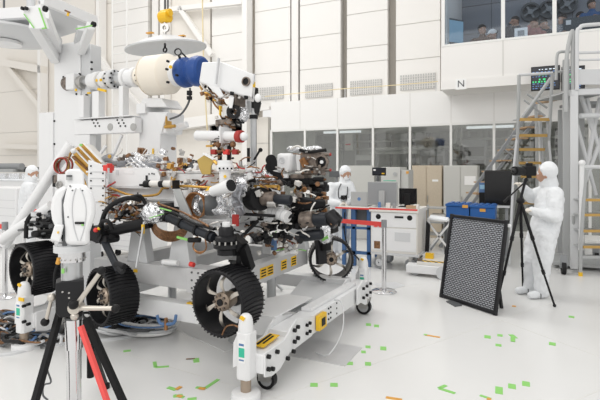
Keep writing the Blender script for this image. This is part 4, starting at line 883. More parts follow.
q = PD(165, 52, 6.5); MB('light_grey').lathe(q+V(0, 0, .21), (.06, .1, -1), [(0, .001), (0, .12), (.06, .32), (.15, .54), (.17, .54), (.17, .50), (.13, .36), (.12, .001)], 40).build('plate_shell', sd)
MB('black').ring(PD(165, 50, 6.0), (0, -1, 0), .02, .034, .014, 14).cyl(PD(165, 47, 6.0), PD(165, 44, 6.1), .014).build('chain_link', sd); MB('orange').cbox(PD(150, 33, 6.3), (.1, .05, .015)).cbox(PD(182, 36, 6.3), (.09, .05, .015)).build('edge_pad', sd)
s2 = thing('spreader_plate', PD(5, 50, 7), 'large grey disc plate hanging at the upper left behind the rig', 'plate')
q = PD(4, 38, 6.6); MB('light_grey').lathe(q+V(0, 0, .1), (0, 0, -1), [(0, .001), (0, .3), (.05, .72), (.08, .72), (.09, .70), (.14, .35), (.14, .001)], 40).m('white').cyl(q+V(0, 0, -.05), q+V(0, 0, -.09), .22, n=30).build('plate_shell', s2)
MB('dark_grey').cyl(q+V(0, 0, .1), q+V(0, 0, 5), .014).build('crane_rope', s2)

# =================================================================== LASER TRACKER ON ITS STAND
D0 = 3.0
def td(px, py, d=D0): return PD(px, py, d)
base = td(74, 0); base.z = 0
trk = thing('laser_tracker', td(74, 245), 'large white laser tracker head with dark seam standing on the silver tripod', 'instrument')
e = ray(300, 168).normalized(); sx = V(C_, S_, 0); fw = V(-S_, C_, 0); fwt = V(base.x, base.y, 0).normalized()       # screen right and away, as the tracker happens to face us
def outline(pts, d0, th, mt, name, bev=.02):
    P = [td(px, py, d0) for px, py in pts]; return MB(mt).prism(P, fwt*th).build(name, trk, bev)
outline([(67, 187), (71, 184), (80, 184), (87, 186), (92.5, 193), (96, 203), (96, 214), (93, 224), (90, 232), (90, 246), (65, 246), (64.5, 225), (63, 205), (65, 195)], D0-.11, .22, 'white_gloss', 'front_housing', .03)
outline([(69, 187), (62, 187), (56, 191), (52, 199), (50.5, 209), (52, 220), (56, 229), (62, 235), (67, 236), (64, 214), (64, 200)], D0-.07, .17, 'white_gloss', 'side_housing', .035)
outline([(67, 187.5), (70, 187.5), (66.5, 196), (65.5, 206), (66.5, 222), (68, 236), (67, 246), (62, 246), (63, 236), (62, 214), (62, 200)], D0-.085, .16, 'dark_grey', 'dark_seam', .003)
outline([(55, 224), (64, 225), (60, 243), (50, 240)], D0-.12, .12, 'white_gloss', 'corner_foot', .01)
outline([(65, 188), (65, 172), (68, 169), (80, 169), (84, 173), (85, 188)], D0-.04, .14, 'white_gloss', 'top_head', .03)
MB('grey_paint').box(td(66, 180, D0-.05)-V(0, 0, 0), td(72.5, 175, D0-.04)).m('dark_grey').box(td(66.5, 177, D0-.055), td(72, 175, D0-.045)).build('optic_window', trk)
b = MB('black').beam(td(75, 223, D0-.115), td(84, 223, D0-.115), .006, .013); b.build('name_bar', trk); MB('green_tape').cbox(td(82.5, 225, D0-.116), (.013, .004, .01), rz=YAW).build('green_dot', trk)
b = MB('light_grey')
pts = [(76, 188), (73, 198), (72, 212), (74, 228), (78, 241)]; b.tube([td(*p, D0-.112) for p in pts], .0035, 6); pts = [(80, 188), (84, 198), (86, 212), (84, 228), (80, 241)]; b.tube([td(*p, D0-.112) for p in pts], .0035, 6)
b.build('shell_seam', trk); b = MB('dark_grey')
for px, py in ((70, 186), (72.5, 190.5), (82.5, 190.5), (68, 217)): b.cyl(td(px, py, D0-.113), td(px, py, D0-.1), .005, n=8)
b.build('screw_row', trk); MB('yellow').cbox(td(58, 232.5, D0-.125), (.008, .004, .012), rz=YAW).build('yellow_mark', trk)
ts = thing('instrument_stand', (base.x, base.y, 0), 'heavy black and chrome tripod stand with crank handles under the laser tracker', 'tripod')
def tz(py, d=D0): return H-(py-168)*d/FPX
def off(px): return base+sx*((px-74)*D0/FPX)
c = off(72)
MB('light_grey').cyl(V(c.x, c.y, tz(251)), V(c.x, c.y, tz(244.5)), .105, n=36).cyl(V(c.x, c.y, tz(244.6)), V(c.x, c.y, tz(242)), .08, n=30).build('top_plate', ts)
MB('chrome').cyl(V(c.x, c.y, tz(261)), V(c.x, c.y, tz(251)), .078, n=36).build('clamp_ring', ts)
MB('alu').cyl(V(c.x, c.y, tz(284)), V(c.x, c.y, tz(260)), .062, n=36).build('upper_column', ts)
b = MB('steel')
for k in range(16): a = 2*pi*k/16; b.cyl(V(c.x+.078*cos(a), c.y+.078*sin(a), tz(258)), V(c.x+.082*cos(a), c.y+.082*sin(a), tz(258)), .006, n=8)
b.build('bolt_row', ts)
g0 = off(70); MB('black_metal').prism([td(55.5, 284, 2.93), td(62, 281.5, 2.93), td(84, 280, 2.93), td(84, 306, 2.93), td(82, 317, 2.93), td(60, 318, 2.93), td(55.5, 313, 2.93)], fwt*.15).build('gear_housing', ts, .006)
b = MB('steel')
for px, py in ((62.5, 292), (69, 293), (69, 298)): b.cyl(td(px, py, 2.925), td(px, py, 2.94), .006, n=8)
b.build('screw_row', ts)
cc = off(74); MB('chrome').cyl(V(cc.x, cc.y, tz(348)), V(cc.x, cc.y, tz(318.5)), .052, n=36).build('column_collar', ts)
MB('dark_grey').cyl(V(cc.x, cc.y, tz(318.6)), V(cc.x, cc.y, tz(316.5)), .05, n=30).build('collar_cap', ts)
MB('chrome').cyl(V(cc.x, cc.y, .06), V(cc.x, cc.y, tz(347.5)), .043, n=36).build('column', ts)
for px in (62.5, 83.5): b = MB('black').cyl(V(*off(px).xy, .3)+fw*.1, V(*off(px).xy, tz(325))+fw*.1, .022); b.build('rear_post', ts)
MB('black').beam(off(60)+V(0, 0, tz(312)), off(44)-fw*.25+V(0, 0, .02), .035, .035).build('leg', ts)
MB('black').beam(off(86)+V(0, 0, tz(318)), off(140)-fw*.05+V(0, 0, .02), .035, .035).build('leg', ts)
MB('black').beam(off(72)+fw*.1+V(0, 0, tz(318)), off(66)+fw*.6+V(0, 0, .02), .035, .035).build('leg', ts)
for q in (off(44)-fw*.25, off(140)-fw*.05, off(66)+fw*.6): MB('rubber').cyl(q, q+V(0, 0, .03), .035).build('rubber_foot', ts)
MB('coral').beam(td(80.5, 326, 2.86), td(118, 432, 2.80), .026, .026).build('red_strap', ts); MB('titanium').cyl(td(81.5, 326, 2.92), td(89, 345, 2.9), .012).build('crank_arm', ts); MB('black').sph(td(90.5, 349, 2.9), .022).build('crank_knob', ts)
hb = td(74.5, 308, 2.88); MB('titanium').cyl(hb+fw*.06, hb-fw*.015, .036, n=18).sph(hb-V(0, 0, .05), .024).build('crank_hub', ts); MB('black').sph(td(73.5, 304.5, 2.85), .03).build('crank_knob', ts)
for (ex, ey, dd) in ((101.5, 270.5, 2.88), (115.5, 308.5, 2.88)):
    q = td(ex, ey, dd); MB('titanium').cyl(hb, q, .016, .013).build('crank_arm', ts); MB('black').sph(q, .026).build('crank_knob', ts)
MB('titanium').cyl(td(51.5, 299, 2.95), td(46.5, 319, 2.95), .011).sph(td(51.5, 297.5, 2.95), .026).build('crank_arm', ts); MB('black').sph(td(45, 322, 2.95), .026).build('crank_knob', ts)
T = MB('black').tube([td(60, 260, 2.95), td(56, 268, 2.95), td(54, 280, 2.95), td(55, 288, 2.95)], .008); T.build('cable', ts); MB('orange').cyl(td(59, 258, 2.94), td(57.5, 264, 2.94), .012).build('orange_plug', ts)
MB('green_tape').cbox(td(63, 271, 2.92), (.015, .01, .03), rz=YAW).build('green_tape', ts)
MB('dark_grey').tube([td(46, 345, 3.1), td(47, 368, 3.1), td(51, 382, 3.1), td(44, 385, 3.1), td(43, 395, 3.1), td(48, 400, 3.1)], .006).build('cable', ts)

# =================================================================== STANCHIONS
def stanchion(f, label, h=.96):
    t = thing('stanchion', f, label, 'stanchion', None)
    MB('chrome').lathe(f, (0, 0, 1), [(0, .165), (.015, .165), (.03, .14), (.045, .035), (.045, .001)], 36).build('base', t)
    MB('chrome').cyl(f+V(0, 0, .03), f+V(0, 0, h-.09), .032, n=24).build('post', t); MB('mid_grey').cyl(f+V(0, 0, h-.1), f+V(0, 0, h), .037, n=24).build('belt_head', t)
    return t
s1 = stanchion(G(384, 292), 'chrome belt stanchion beside the white cart, red belt stretched left')
a = G(384, 292)+V(0, 0, .90); e = PY(339, 220.5, a.y+.12); e.z = .905
MB('red_belt').beam(a, e, .006, .06).build('belt', s1); MB('black').cbox(e, (.04, .03, .07)).build('belt_clip', s1)
s2_ = stanchion(G(5, 297), 'chrome belt stanchion at the left edge in front of rear wheel'); a = G(5, 297)+V(0, 0, .9)
MB('red_belt').beam(a, a+V(-1.2, -.2, 0), .006, .06).build('belt', s2_)
s3 = stanchion(G(24, 262), 'chrome belt stanchion behind the white tubes, near the far worker'); a = G(24, 262)+V(0, 0, .9)
p_ = G(89, 262)+V(0, 0, .9); MB('red_belt').beam(a, a.lerp(p_, 1), .006, .055).build('belt', s3)

# =================================================================== PEOPLE
def figure(loc, label, J, rface=None, vox=.012, suit='suit', group=None, shoes=True, hood=True, glasses=False):
    """J: joint positions in world space. One body mesh; suit, hood, gloves and overshoes are its clothing."""
    hd, nk, ch, wa, pe = J['head'], J['neck'], J['chest'], J['waist'], J['pelvis']
    face = J['face'].normalized(); up = (hd-nk).normalized(); side = face.cross(up).normalized(); up = side.cross(face).normalized()
    body = MB('skin')
    def limb(b, pts, rs):
        for (p, r), (q, s) in zip(zip(pts, rs), zip(pts[1:], rs[1:])): b.cap(p, r, q, s)
    def heads(b, k=1.0):
        b.sph(hd+up*.02-face*.012, .094*k, (1, 1, 1.14), 18); b.sph(hd-up*.05+face*.028, .066*k, (1, 1, 1.05), 16)
    heads(body)
    body.sph(hd+face*.098-up*.012, .016, (1, 1, 1.3)); body.sph(hd+face*.092-up*.062, .018, (1, 1, .6))
    for s in (1, -1): body.sph(hd+side*s*.09-face*.005-up*.01, .02, (1, 1, 1.5), 10)
    body.cap(hd-up*.07-face*.015, .052, ch, .055); limb(body, [ch, wa, pe], [.12, .11, .12])
    for s in 'LR':
        limb(body, [J['sh'+s], J['el'+s], J['wr'+s]], [.05, .04, .028])
        if 'kn'+s in J: limb(body, [pe.lerp(J['hip'+s], .9), J['kn'+s], J['an'+s]], [.085, .058, .04])
    root = body.build('person', None, voxel=vox*.85); tag(root, label, 'person', group)
    eyes = MB('label_white')
    for s in (1, -1): eyes.m('label_white').sph(hd+face*.083+side*s*.032+up*.012, .012, n=10).m('black').sph(hd+face*.092+side*s*.032+up*.012, .006, n=8)
    eyes.build('eyes', root)
    # suit
    st = MB(suit)
    st.sph(ch, .185, (1, .8, 1.0), 18, J.get('rz', 0)); limb(st, [ch, wa, pe], [.17, .175, .18])
    st.sph(ch.lerp(wa, .5), .19, (1, .85, 1.3), 18, J.get('rz', 0))
    st.cap(J['shL'], .085, J['shR'], .085); limb(st, [ch, nk], [.12, .085])
    for s in 'LR':
        limb(st, [J['sh'+s], J['el'+s], J['wr'+s]], [.098, .085, .055])
        if 'kn'+s in J: limb(st, [J['hip'+s], J['kn'+s], J['an'+s]], [.14, .115, .085])
    so = st.build('coverall' if suit == 'suit' else 'shirt', root, voxel=vox)
    if suit == 'suit':
        tx_ = bpy.data.textures.new('folds', 'CLOUDS'); tx_.noise_scale = .13
        d = so.modifiers.new('folds', 'DISPLACE'); d.texture = tx_; d.strength = .035; d.mid_level = .5
    if hood:
        h = MB('suit'); h.sph(hd+up*.035-face*.042, .112, (1, 1, 1.12), 20); h.cap(hd+up*.075+face*.03+side*.05, .03, hd+up*.075+face*.03-side*.05, .03); h.cap(hd-up*.05-face*.045, .092, nk, .115)
        h.build('hood', root, voxel=.009)
        if J.get('mask', 1): MB('suit').sph(hd-up*.045+face*.05, .062, (1, 1, .95), 18).build('face_mask', root, voxel=.008)
    else:
        h = MB('hair'); h.sph(hd+up*.048-face*.028, .101, (1, 1, 1.0), 16); h.sph(hd+up*.0-face*.05, .075, (1, 1, 1.1), 14); h.build('hair', root, voxel=.012)
    for s in 'LR':
        wr, dr = J['wr'+s], (J['wr'+s]-J['el'+s]).normalized(); dr = J.get('hd'+s, dr).normalized()
        k = dr.cross(V(0, 0, 1)); k = k.normalized() if k.length > .1 else V(1, 0, 0); cu = dr.cross(k)*(1 if s == 'L' else 1)
        if cu.z > 0: cu = -cu
        g = MB('glove' if suit == 'suit' else 'skin'); g.cap(wr, .03, wr+dr*.05, .033); 
        for i, (o_, l) in enumerate(((-.027, .068), (-.009, .078), (.009, .074), (.027, .058))):
            b0 = wr+dr*.065+k*o_; b1 = b0+dr*l*.5+cu*.012; b2 = b1+dr*l*.3+cu*.03; g.cap(b0-dr*.03, .013, b1, .0105); g.cap(b1, .0105, b2, .009)
        t0 = wr+dr*.02-k*.028; g.cap(t0, .014, t0-k*.028+dr*.035, .012); g.cap(t0-k*.028+dr*.035, .012, t0-k*.02+dr*.062+cu*.01, .010)
        g.build('glove' if suit == 'suit' else 'hand', root, voxel=.0055)
        if shoes and 'an'+s in J:
            a = J['an'+s]; td_ = J['toe'+s].normalized(); z0 = V(a.x, a.y, 0)
            sh = MB('suit'); sh.cap(z0+V(0, 0, .06)-td_*.05, .055, z0+td_*.15+V(0, 0, .048), .046); sh.cap(z0+V(0, 0, .055), .05, a, .062); sh.sph(z0+td_*.11+V(0, 0, .045), .05, (1, 1, .9))
            o = sh.build('shoe_cover', root, voxel=.01); MB('dark_grey').cyl(z0+td_*.06+V(0, 0, .0)-td_*.02, z0+td_*.07+V(0, 0, .115), .012).build('strap', root) if False else None
            k2 = V(-td_.y, td_.x, 0); MB('dark_grey').tube([z0+td_*.05+k2*.056+V(0, 0, .01), z0+td_*.045+k2*.05+V(0, 0, .07), z0+td_*.04+V(0, 0, .115), z0+td_*.045-k2*.05+V(0, 0, .07), z0+td_*.05-k2*.056+V(0, 0, .01)], .006, 6).build('shoe_strap', root)
    return root
left = -sx
dP = 6.2
J = dict(head=PD(545, 173.5, dP), neck=PD(549, 184, dP+.02), chest=PD(550, 199, dP), waist=PD(547, 219, dP), pelvis=PD(543, 233, dP), face=left*1-V(0, 0, .05)+fw*.45, mask=0,
         shL=PD(543, 192, dP+.18), elL=PD(531, 197, dP+.27), wrL=PD(522, 187, dP+.14), shR=PD(555, 194, dP-.16), elR=PD(555, 217, dP-.25), wrR=PD(532, 211, dP-.15), hdR=left+V(0, 0, .15), hdL=left*.7+V(0, 0, .6)-fw*.3,
         hipL=PD(538, 236, dP+.1), knL=PD(531, 261, dP+.1), anL=PD(529, 282, dP+.1), hipR=PD(546, 236, dP-.1), knR=PD(542, 262, dP-.12), anR=PD(541, 284, dP-.12), toeL=left*1-fw*.15, toeR=left-fw*.25, rz=YAW+pi/2)
J['anL'].z = .12; J['anR'].z = .12
ph = figure(J['pelvis'], 'person in white cleanroom coverall looking through a camera on a tripod', J)
# second worker
dQ = 8.75
J = dict(head=PD(346, 174.5, dQ), neck=PD(345, 183, dQ+.05), chest=PD(341.5, 193, dQ+.05), waist=PD(339, 212, dQ+.05), pelvis=PD(338, 222, dQ+.05), face=-fw*.9+sx*.35-V(0, 0, .35),
         shL=PD(349, 186, dQ-.0), elL=PD(354, 200, dQ-.1), wrL=PD(346, 203, dQ-.28), shR=PD(331, 187, dQ), elR=PD(329, 202, dQ-.1), wrR=PD(341, 203, dQ-.28), hdL=left-fw*.4, hdR=sx*.8-fw*.5,
         hipL=PD(343, 224, dQ+.05), knL=PD(343, 243, dQ), anL=PD(342, 257, dQ), hipR=PD(333, 224, dQ+.05), knR=PD(333, 243, dQ), anR=PD(332, 257, dQ), toeL=-fw, toeR=-fw, rz=YAW)
J['anL'].z = .12; J['anR'].z = .12
m2 = figure(None, 'person in white coverall, hood and mask behind the table, camera strap round neck', J)
MB('dark_grey').tube([PD(341, 184, dQ-.1), PD(338.5, 190, dQ-.22), PD(339, 198, dQ-.25), PD(342, 197, dQ-.3), PD(347, 195, dQ-.25), PD(347.5, 187, dQ-.14)], .012).build('camera_strap', m2)
cm = thing('hand_camera', PD(344, 199, dQ-.3), 'small black camera held at the chest of the worker behind the table', 'camera')
MB('black').cbox(PD(344, 197.5, dQ-.30), (.11, .06, .075), rz=YAW).build('camera_body', cm, .008); MB('black').cyl(PD(344, 198, dQ-.32), PD(343.5, 198.5, dQ-.4), .03).build('lens_barrel', cm)
dR = 9.0
J = dict(head=PD(33, 174, dR), neck=PD(30.5, 181, dR), chest=PD(30, 189, dR), waist=PD(29, 203, dR), pelvis=PD(29, 213, dR), face=sx*.9-fw*.3-V(0, 0, .3),
         shL=PD(33, 186, dR+.15), elL=PD(38, 195, dR+.15), wrL=PD(44, 190, dR+.05), shR=PD(29, 187, dR-.17), elR=PD(32, 198, dR-.2), wrR=PD(40, 194, dR-.1), hdL=sx, hdR=sx,
         hipL=PD(30, 214, dR+.09), knL=PD(30, 235, dR+.09), anL=PD(30, 252, dR+.1), hipR=PD(28, 214, dR-.09), knR=PD(29, 235, dR-.09), anR=PD(28, 252, dR-.1), toeL=sx, toeR=sx, rz=YAW+pi/2)
J['anL'].z = .12; J['anR'].z = .12
figure(None, 'distant person in white coverall bending to the right among white equipment', J)
# gallery watchers
def watcher(px, py, yy, label, shirt, armup=True, facing=-1, hair=True, cap=False):
    h = PY(px, py, yy); f = V(facing*.6, -.7, -.1); z = h.z
    J = dict(head=h, neck=h-V(0, 0, .16), chest=h-V(0, 0, .33), waist=h-V(0, 0, .6), pelvis=V(h.x, h.y, zb_+.95), face=f, rz=0,
             shL=h+V(.19, 0, -.27), elL=h+V(.24, -.12, -.52), wrL=h+V(.08, -.3, -.42 if not armup else -.2), shR=h+V(-.19, 0, -.27), elR=h+V(-.26, -.15, -.45), wrR=h+V(-.1, -.22, -.12 if armup else -.5), hdL=V(-.3, -.3, .5), hdR=V(.3, -.1, .6),
             hipL=V(h.x+.1, h.y, zb_+.95), knL=V(h.x+.1, h.y-.03, zb_+.6), anL=V(h.x+.1, h.y, zb_+.24), hipR=V(h.x-.1, h.y, zb_+.95), knR=V(h.x-.1, h.y-.03, zb_+.6), anR=V(h.x-.1, h.y, zb_+.24))
    r = figure(None, label, J, vox=.02, suit=shirt, hood=False, shoes=False)
    sh = MB('dark_grey')
    for s in (.1, -.1): sh.cap(V(h.x+s, h.y, zb_+.17), .045, V(h.x+s, h.y-.13, zb_+.165), .04)
    sh.build('shoes', r, voxel=.012)
    if cap:
        c = MB('label_white').sph(h+V(0, 0, .06), .108, (1, 1, .8)); c.cap(h+f*.1+V(0, 0, .05), .03, h+f*.17+V(0, 0, .04), .02); c.build('cap', r, voxel=.012)
    return r
YV = YG+.75
watcher(482.5, 30, YV, 'dark haired person in brown shirt at the gallery window', 'cloth_brown', False, 1)
watcher(492.5, 35, YV-.1, 'person in white cap looking through the gallery window', 'cloth_brown', True, -1, cap=True)
watcher(514.5, 22, YV, 'person in dark shirt raising a hand beside the paper notice', 'cloth_navy', True, -1)
watcher(534, 24, YV, 'person in pinkish top with raised hands behind gallery glass', 'cloth_pink', True, -1)
watcher(544, 25, YV+.15, 'person in black top standing close behind the pink-topped one', 'cloth_navy', True, 1)
watcher(562, 20, YV, 'person in grey top beside the dark gallery desk', 'cloth_grey', False, -1)
watcher(581, 17, YV+1.6, 'person with face just above the dark gallery desk', 'cloth_brown', False, 1)
watcher(592, 5, YV+1.5, 'tall person in blue shirt at the right end of the gallery', 'cloth_blue', False, 1)

# =================================================================== PHOTO CAMERA AND TRIPOD
tb = PD(520.5, 201, 5.95)
pc = thing('photo_camera', PD(525, 178, 5.95), 'black camera with long lens on the tripod at the photographer face', 'camera')
c = PD(529, 171, 5.95)
MB('black').cbox(c, (.15, .09, .12), rz=YAW).cbox(c+V(0, 0, .075), (.07, .07, .05), rz=YAW).build('camera_body', pc, .01)
a0, a1 = PD(524, 171.5, 5.93), PD(514.5, 171, 5.86); MB('black').lathe(a0, a1-a0, [(0, .04), (.03, .048), (.07, .045), (.08, .055), ((a1-a0).length, .058), ((a1-a0).length, .001)], 24).build('lens_barrel', pc)
MB('screen_black').sph(a1, .04, (1, 1, 1)).build('lens_glass', pc); MB('mid_grey').sph(c+V(-.02, -.02, .1), .012).build('dial', pc); MB('black').box(c+V(-.03, -.03, -.09), c+V(.03, .03, -.06)).build('plate', pc)
tr = thing('camera_tripod', V(tb.x, tb.y, 0), 'black three legged camera tripod standing by the photographer', 'tripod')
MB('black_metal').cyl(PD(526, 178.5, 5.95), tb+V(0, 0, .02), .016).sph(PD(526, 180, 5.95), .026).build('head', tr); MB('black').sph(tb, .05, (1, 1, .8)).build('spider', tr); MB('black').cyl(tb, tb-V(0, 0, .25), .014).build('centre_column', tr)
MB('black').cyl(PD(526, 181, 5.95), PD(509, 197, 5.8), .009).cyl(PD(509, 197, 5.8), PD(504, 202, 5.78), .015).build('pan_handle', tr)
for ft in (G(554.5, 307), G(523, 293), G(496, 309)):
    d = ft-tb; k1, k2 = tb+d*.36, tb+d*.68
    l = MB('black').cyl(tb, k1, .019).cyl(k1-d*.02, k1+d*.02, .023).cyl(k1, k2, .015).cyl(k2-d*.02, k2+d*.02, .02).cyl(k2, ft+V(0, 0, .02), .012).build('leg', tr)
    MB('rubber').sph(ft+V(0, 0, .018), .02).build('rubber_foot', l)

# =================================================================== LATTICE PANEL
BL, BR = G(440, 297), G(496.5, 316); ed = (BR-BL).normalized(); nn = V(-ed.y, ed.x, 0)
if nn.y < 0: nn = -nn
TRp = BR+V(0, 0, 1.055)+nn*.19
Lw = (BR-BL).length; upv = (TRp-BR).normalized(); Hh = (TRp-BR).length; nrm = ed.cross(upv).normalized()
pn = thing('test_panel', (BL+BR)/2, 'black framed grey lattice panel leaning back on the floor', 'panel')
def pp(a, b, c=0): return BL+V(0, 0, .002)+ed*a+upv*b+nrm*c
me_b = MB('lattice').add([pp(.04, .05), pp(Lw-.04, .05), pp(Lw-.04, Hh-.05), pp(.04, Hh-.05), pp(.04, .05, -.02), pp(Lw-.04, .05, -.02), pp(Lw-.04, Hh-.05, -.02), pp(.04, Hh-.05, -.02)], [(0, 1, 2, 3), (7, 6, 5, 4), (0, 4, 5, 1), (1, 5, 6, 2), (2, 6, 7, 3), (3, 7, 4, 0)])
lo = me_b.build('lattice_sheet', pn)
uv = lo.data.uv_layers.new(name='UVMap')
for l in lo.data.loops:
    v = lo.data.vertices[l.vertex_index].co+ROOT[pn.name]-BL; uv.data[l.index].uv = (v.dot(ed), v.dot(upv))
for name, a, b in (('bottom_rail', pp(0, .025), pp(Lw, .025)), ('top_rail', pp(0, Hh-.025), pp(Lw, Hh-.025)), ('side_rail', pp(.02, 0), pp(.02, Hh)), ('side_rail', pp(Lw-.02, 0), pp(Lw-.02, Hh))):
    MB('black_metal').beam(a, b, .038, .038).build(name, pn, .004)
b = MB('black_metal').beam(pp(.3, Hh*.7, -.03)+V(0, 0, 0), pp(.3, 0)+nn*.34-V(0, 0, .0), .03, .03).beam(pp(.7, Hh*.7, -.03), pp(.7, 0)+nn*.30-V(0, 0, .02), .03, .03); b.build('rear_strut', pn)
MB('dark_grey').prism([G(446, 302), G(455, 300), G(462, 306), G(455, 307)], (0, 0, .012)).build('floor_bracket', pn)
MB('white').cyl(pp(Lw+.01, Hh-.06), pp(Lw+.012, Hh-.06)+nn*.02, .02).build('corner_bolt', pn)

# =================================================================== WORKSTATION
cx0, cx1, cy = -2.36, -1.60, 7.6
ct = thing('equipment_cart', (-1.98, 7.95, 0), 'off-white metal cart with red edged top and round vents on big castors', 'cart')
MB('offwhite').box((cx0, cy, .28), (cx1, cy+.7, .94)).build('cabinet', ct, .008)
MB('red').box((cx0-.02, cy-.03, .975), (cx1, cy, 1.0)).build('red_edge', ct); MB('offwhite').box((cx0-.02, cy-.03, .94), (cx1+.02, cy+.72, .975)).box((cx0-.02, cy, .975), (cx1+.02, cy+.72, .998)).build('worktop', ct)
MB('white').box((cx0+.02, cy-.012, .70), (cx1-.02, cy, .93)).build('drawer_front', ct, .004)
for x in (cx0+.13, cx1-.12): MB('black').lathe((x, cy-.014, .86), (0, 1, 0), [(0, .001), (0, .042), (.02, .05)], 24).build('round_vent', ct)
MB('black').box((cx0+.4, cy-.02, .85), (cx0+.54, cy-.012, .88)).build('handle', ct); MB('white').box((cx0+.02, cy-.01, .32), (cx1-.02, cy, .68)).build('lower_door', ct, .004); MB('light_grey').box((cx0+.4, cy-.014, .48), (cx0+.65, cy-.01, .62)).box((cx0+.41, cy-.0145, .49), (cx0+.64, cy-.0135, .61)).build('door_frame', ct)
MB('brown').box((cx0+.06, cy-.014, .34), (cx0+.16, cy-.01, .46)).build('socket', ct)
l = MB('coral').prism([(cx0+.05, cy-.014, .69), (cx0+.12, cy-.014, .69), (cx0+.10, cy-.014, .76)], (0, .002, 0)).box((cx0+.14, cy-.014, .69), (cx0+.22, cy-.012, .71)).box((cx0+.14, cy-.014, .73), (cx0+.20, cy-.012, .75)); l.build('red_sticker', ct)
MB('light_grey').box((cx0, cy, .24), (cx1+.02, cy+.7, .28)).build('chassis', ct, .004)
for x in (cx0+.12, cx1-.12):
    for y in (cy+.08, cy+.62):
        w_ = MB('mid_grey').ring((x, y, .10), (.3, 1, 0), .07, .10, .05, 24).m('light_grey').ring((x, y, .10), (.3, 1, 0), .015, .062, .04, 24).build('castor_wheel', ct); MB('steel').box((x-.03, y-.03, .16), (x+.03, y+.03, .24)).build('castor_fork', ct)
tbx = thing('work_table', (-2.65, 8.0, 0), 'side table with red front edge and blue legs left of the cart', 'table')
MB('offwhite').box((-2.98, 7.62, .965), (-2.39, 8.25, .99)).build('tabletop', tbx, .004); MB('red').box((-2.98, 7.59, .965), (-2.39, 7.62, .99)).build('red_edge', tbx)
for x in (-2.9, -2.72, -2.46):
    MB('leg_blue').box((x, 7.7, 0), (x+.06, 7.76, .96)).build('leg', tbx); 
for x in (-2.9, -2.46): MB('leg_blue').box((x, 8.15, 0), (x+.06, 8.2, .96)).build('leg', tbx)
MB('leg_blue').box((-2.9, 7.7, .2), (-2.4, 7.75, .25)).box((-2.9, 7.7, .62), (-2.4, 7.75, .66)).build('stretcher', tbx)
MB('black').tube([(-2.84, 7.66, .9), (-2.83, 7.62, .6), (-2.75, 7.62, .3), (-2.6, 7.64, .15), (-2.55, 7.66, .05)], .012).build('hanging_cable', tbx); MB('dark_grey').box((-2.7, 7.8, .75), (-2.5, 8.0, .95)).build('under_box', tbx)
def screen(name, px0, py0, px1, py1, y, label, front, back, zbase=1.0, cat='monitor', stand=True):
    a, c = PY(px0, py1, y), PY(px1, py0, y); mz = (a.z+c.z)/2; r = thing(name, ((a.x+c.x)/2, y, zbase), label, cat)
    MB(back).box((a.x, y, a.z), (c.x, y+.045, c.z)).build('case', r, .008); MB(front).box((a.x+.01, y-.004, a.z+.02), (c.x-.01, y, c.z-.01)).build('panel_face', r)
    if stand:
        mx_ = (a.x+c.x)/2; MB(back).box((mx_-.05, y-.03, zbase+.01), (mx_+.05, y-.002, mz+.05)).build('neck', r, .004); MB(back).box((mx_-.13, y-.09, zbase), (mx_+.13, y+.09, zbase+.012)).build('foot', r)
    return r
screen('monitor', 367.5, 182, 397, 205, 7.85, 'grey backed monitor on a column stand seen from behind', 'mid_grey', 'grey_paint')
screen('monitor', 399, 188.5, 416.5, 204, 8.0, 'black monitor at the right end of the cart top', 'screen_black', 'black', stand=True)
r = screen('small_display', 372, 167.5, 385.5, 175.5, 8.1, 'small black display with yellow mark on an arm above the monitor', 'screen_dark', 'black', stand=False, cat='display')
q = PY(378, 175, 8.12); MB('dark_grey').cyl((q.x, 8.12, 1.0), (q.x, 8.12, q.z+.02), .02).build('arm', r); q = PY(383, 173.5, 8.09); MB('yellow').cbox((q.x, 8.093, q.z), (.05, .004, .02)).build('yellow_mark', r); q = PY(374.5, 170, 8.09); MB('label_white').cbox((q.x, 8.093, q.z), (.04, .004, .025)).build('white_mark', r)
lp_ = thing('laptop', (-2.62, 7.95, .99), 'open grey laptop on table before the hooded worker', 'laptop')
a, c = PY(351, 204, 7.9), PY(368, 192, 7.9); MB('grey_paint').box((a.x, 7.88, a.z-.03), (c.x, 7.9, c.z)).build('lid', lp_, .004); MB('mid_grey').box((a.x, 7.9, .992), (c.x, 8.15, 1.012)).build('keyboard_base', lp_, .003); q = PY(359, 199, 7.875); MB('cable_blue').cyl((q.x, 7.877, q.z), (q.x, 7.88, q.z), .03, n=12).build('lid_sticker', lp_)
for i, (x, mt, s, lb) in enumerate(((-2.25, 'cable_blue', (.05, .05, .09), 'small blue bottle beside the monitor foot'), (-2.1, 'offwhite', (.07, .05, .08), 'small white box in front of the monitor column'), (-2.0, 'mid_grey', (.06, .06, .07), 'small grey cup right of the monitor column'), (-1.72, 'wood', (.16, .1, .05), 'low tan box on the cart at right'), (-1.64, 'offwhite', (.08, .08, .07), 'low white box on the cart corner'))):
    b = MB(mt)
    if i in (0, 2): b.lathe((x, 7.72, .999), (0, 0, 1), [(0, .001), (0, s[0]/2), (s[2]*.8, s[0]/2), (s[2], s[0]/3), (s[2], .001)], 16)
    else: b.cbox((x, 7.72, .999+s[2]/2), s)
    tag(b.build(('bottle', 'small_box', 'cup', 'small_box', 'small_box')[i], bevel=0 if i in (0, 2) else .004), lb, ('bottle', 'box', 'cup', 'box', 'box')[i])
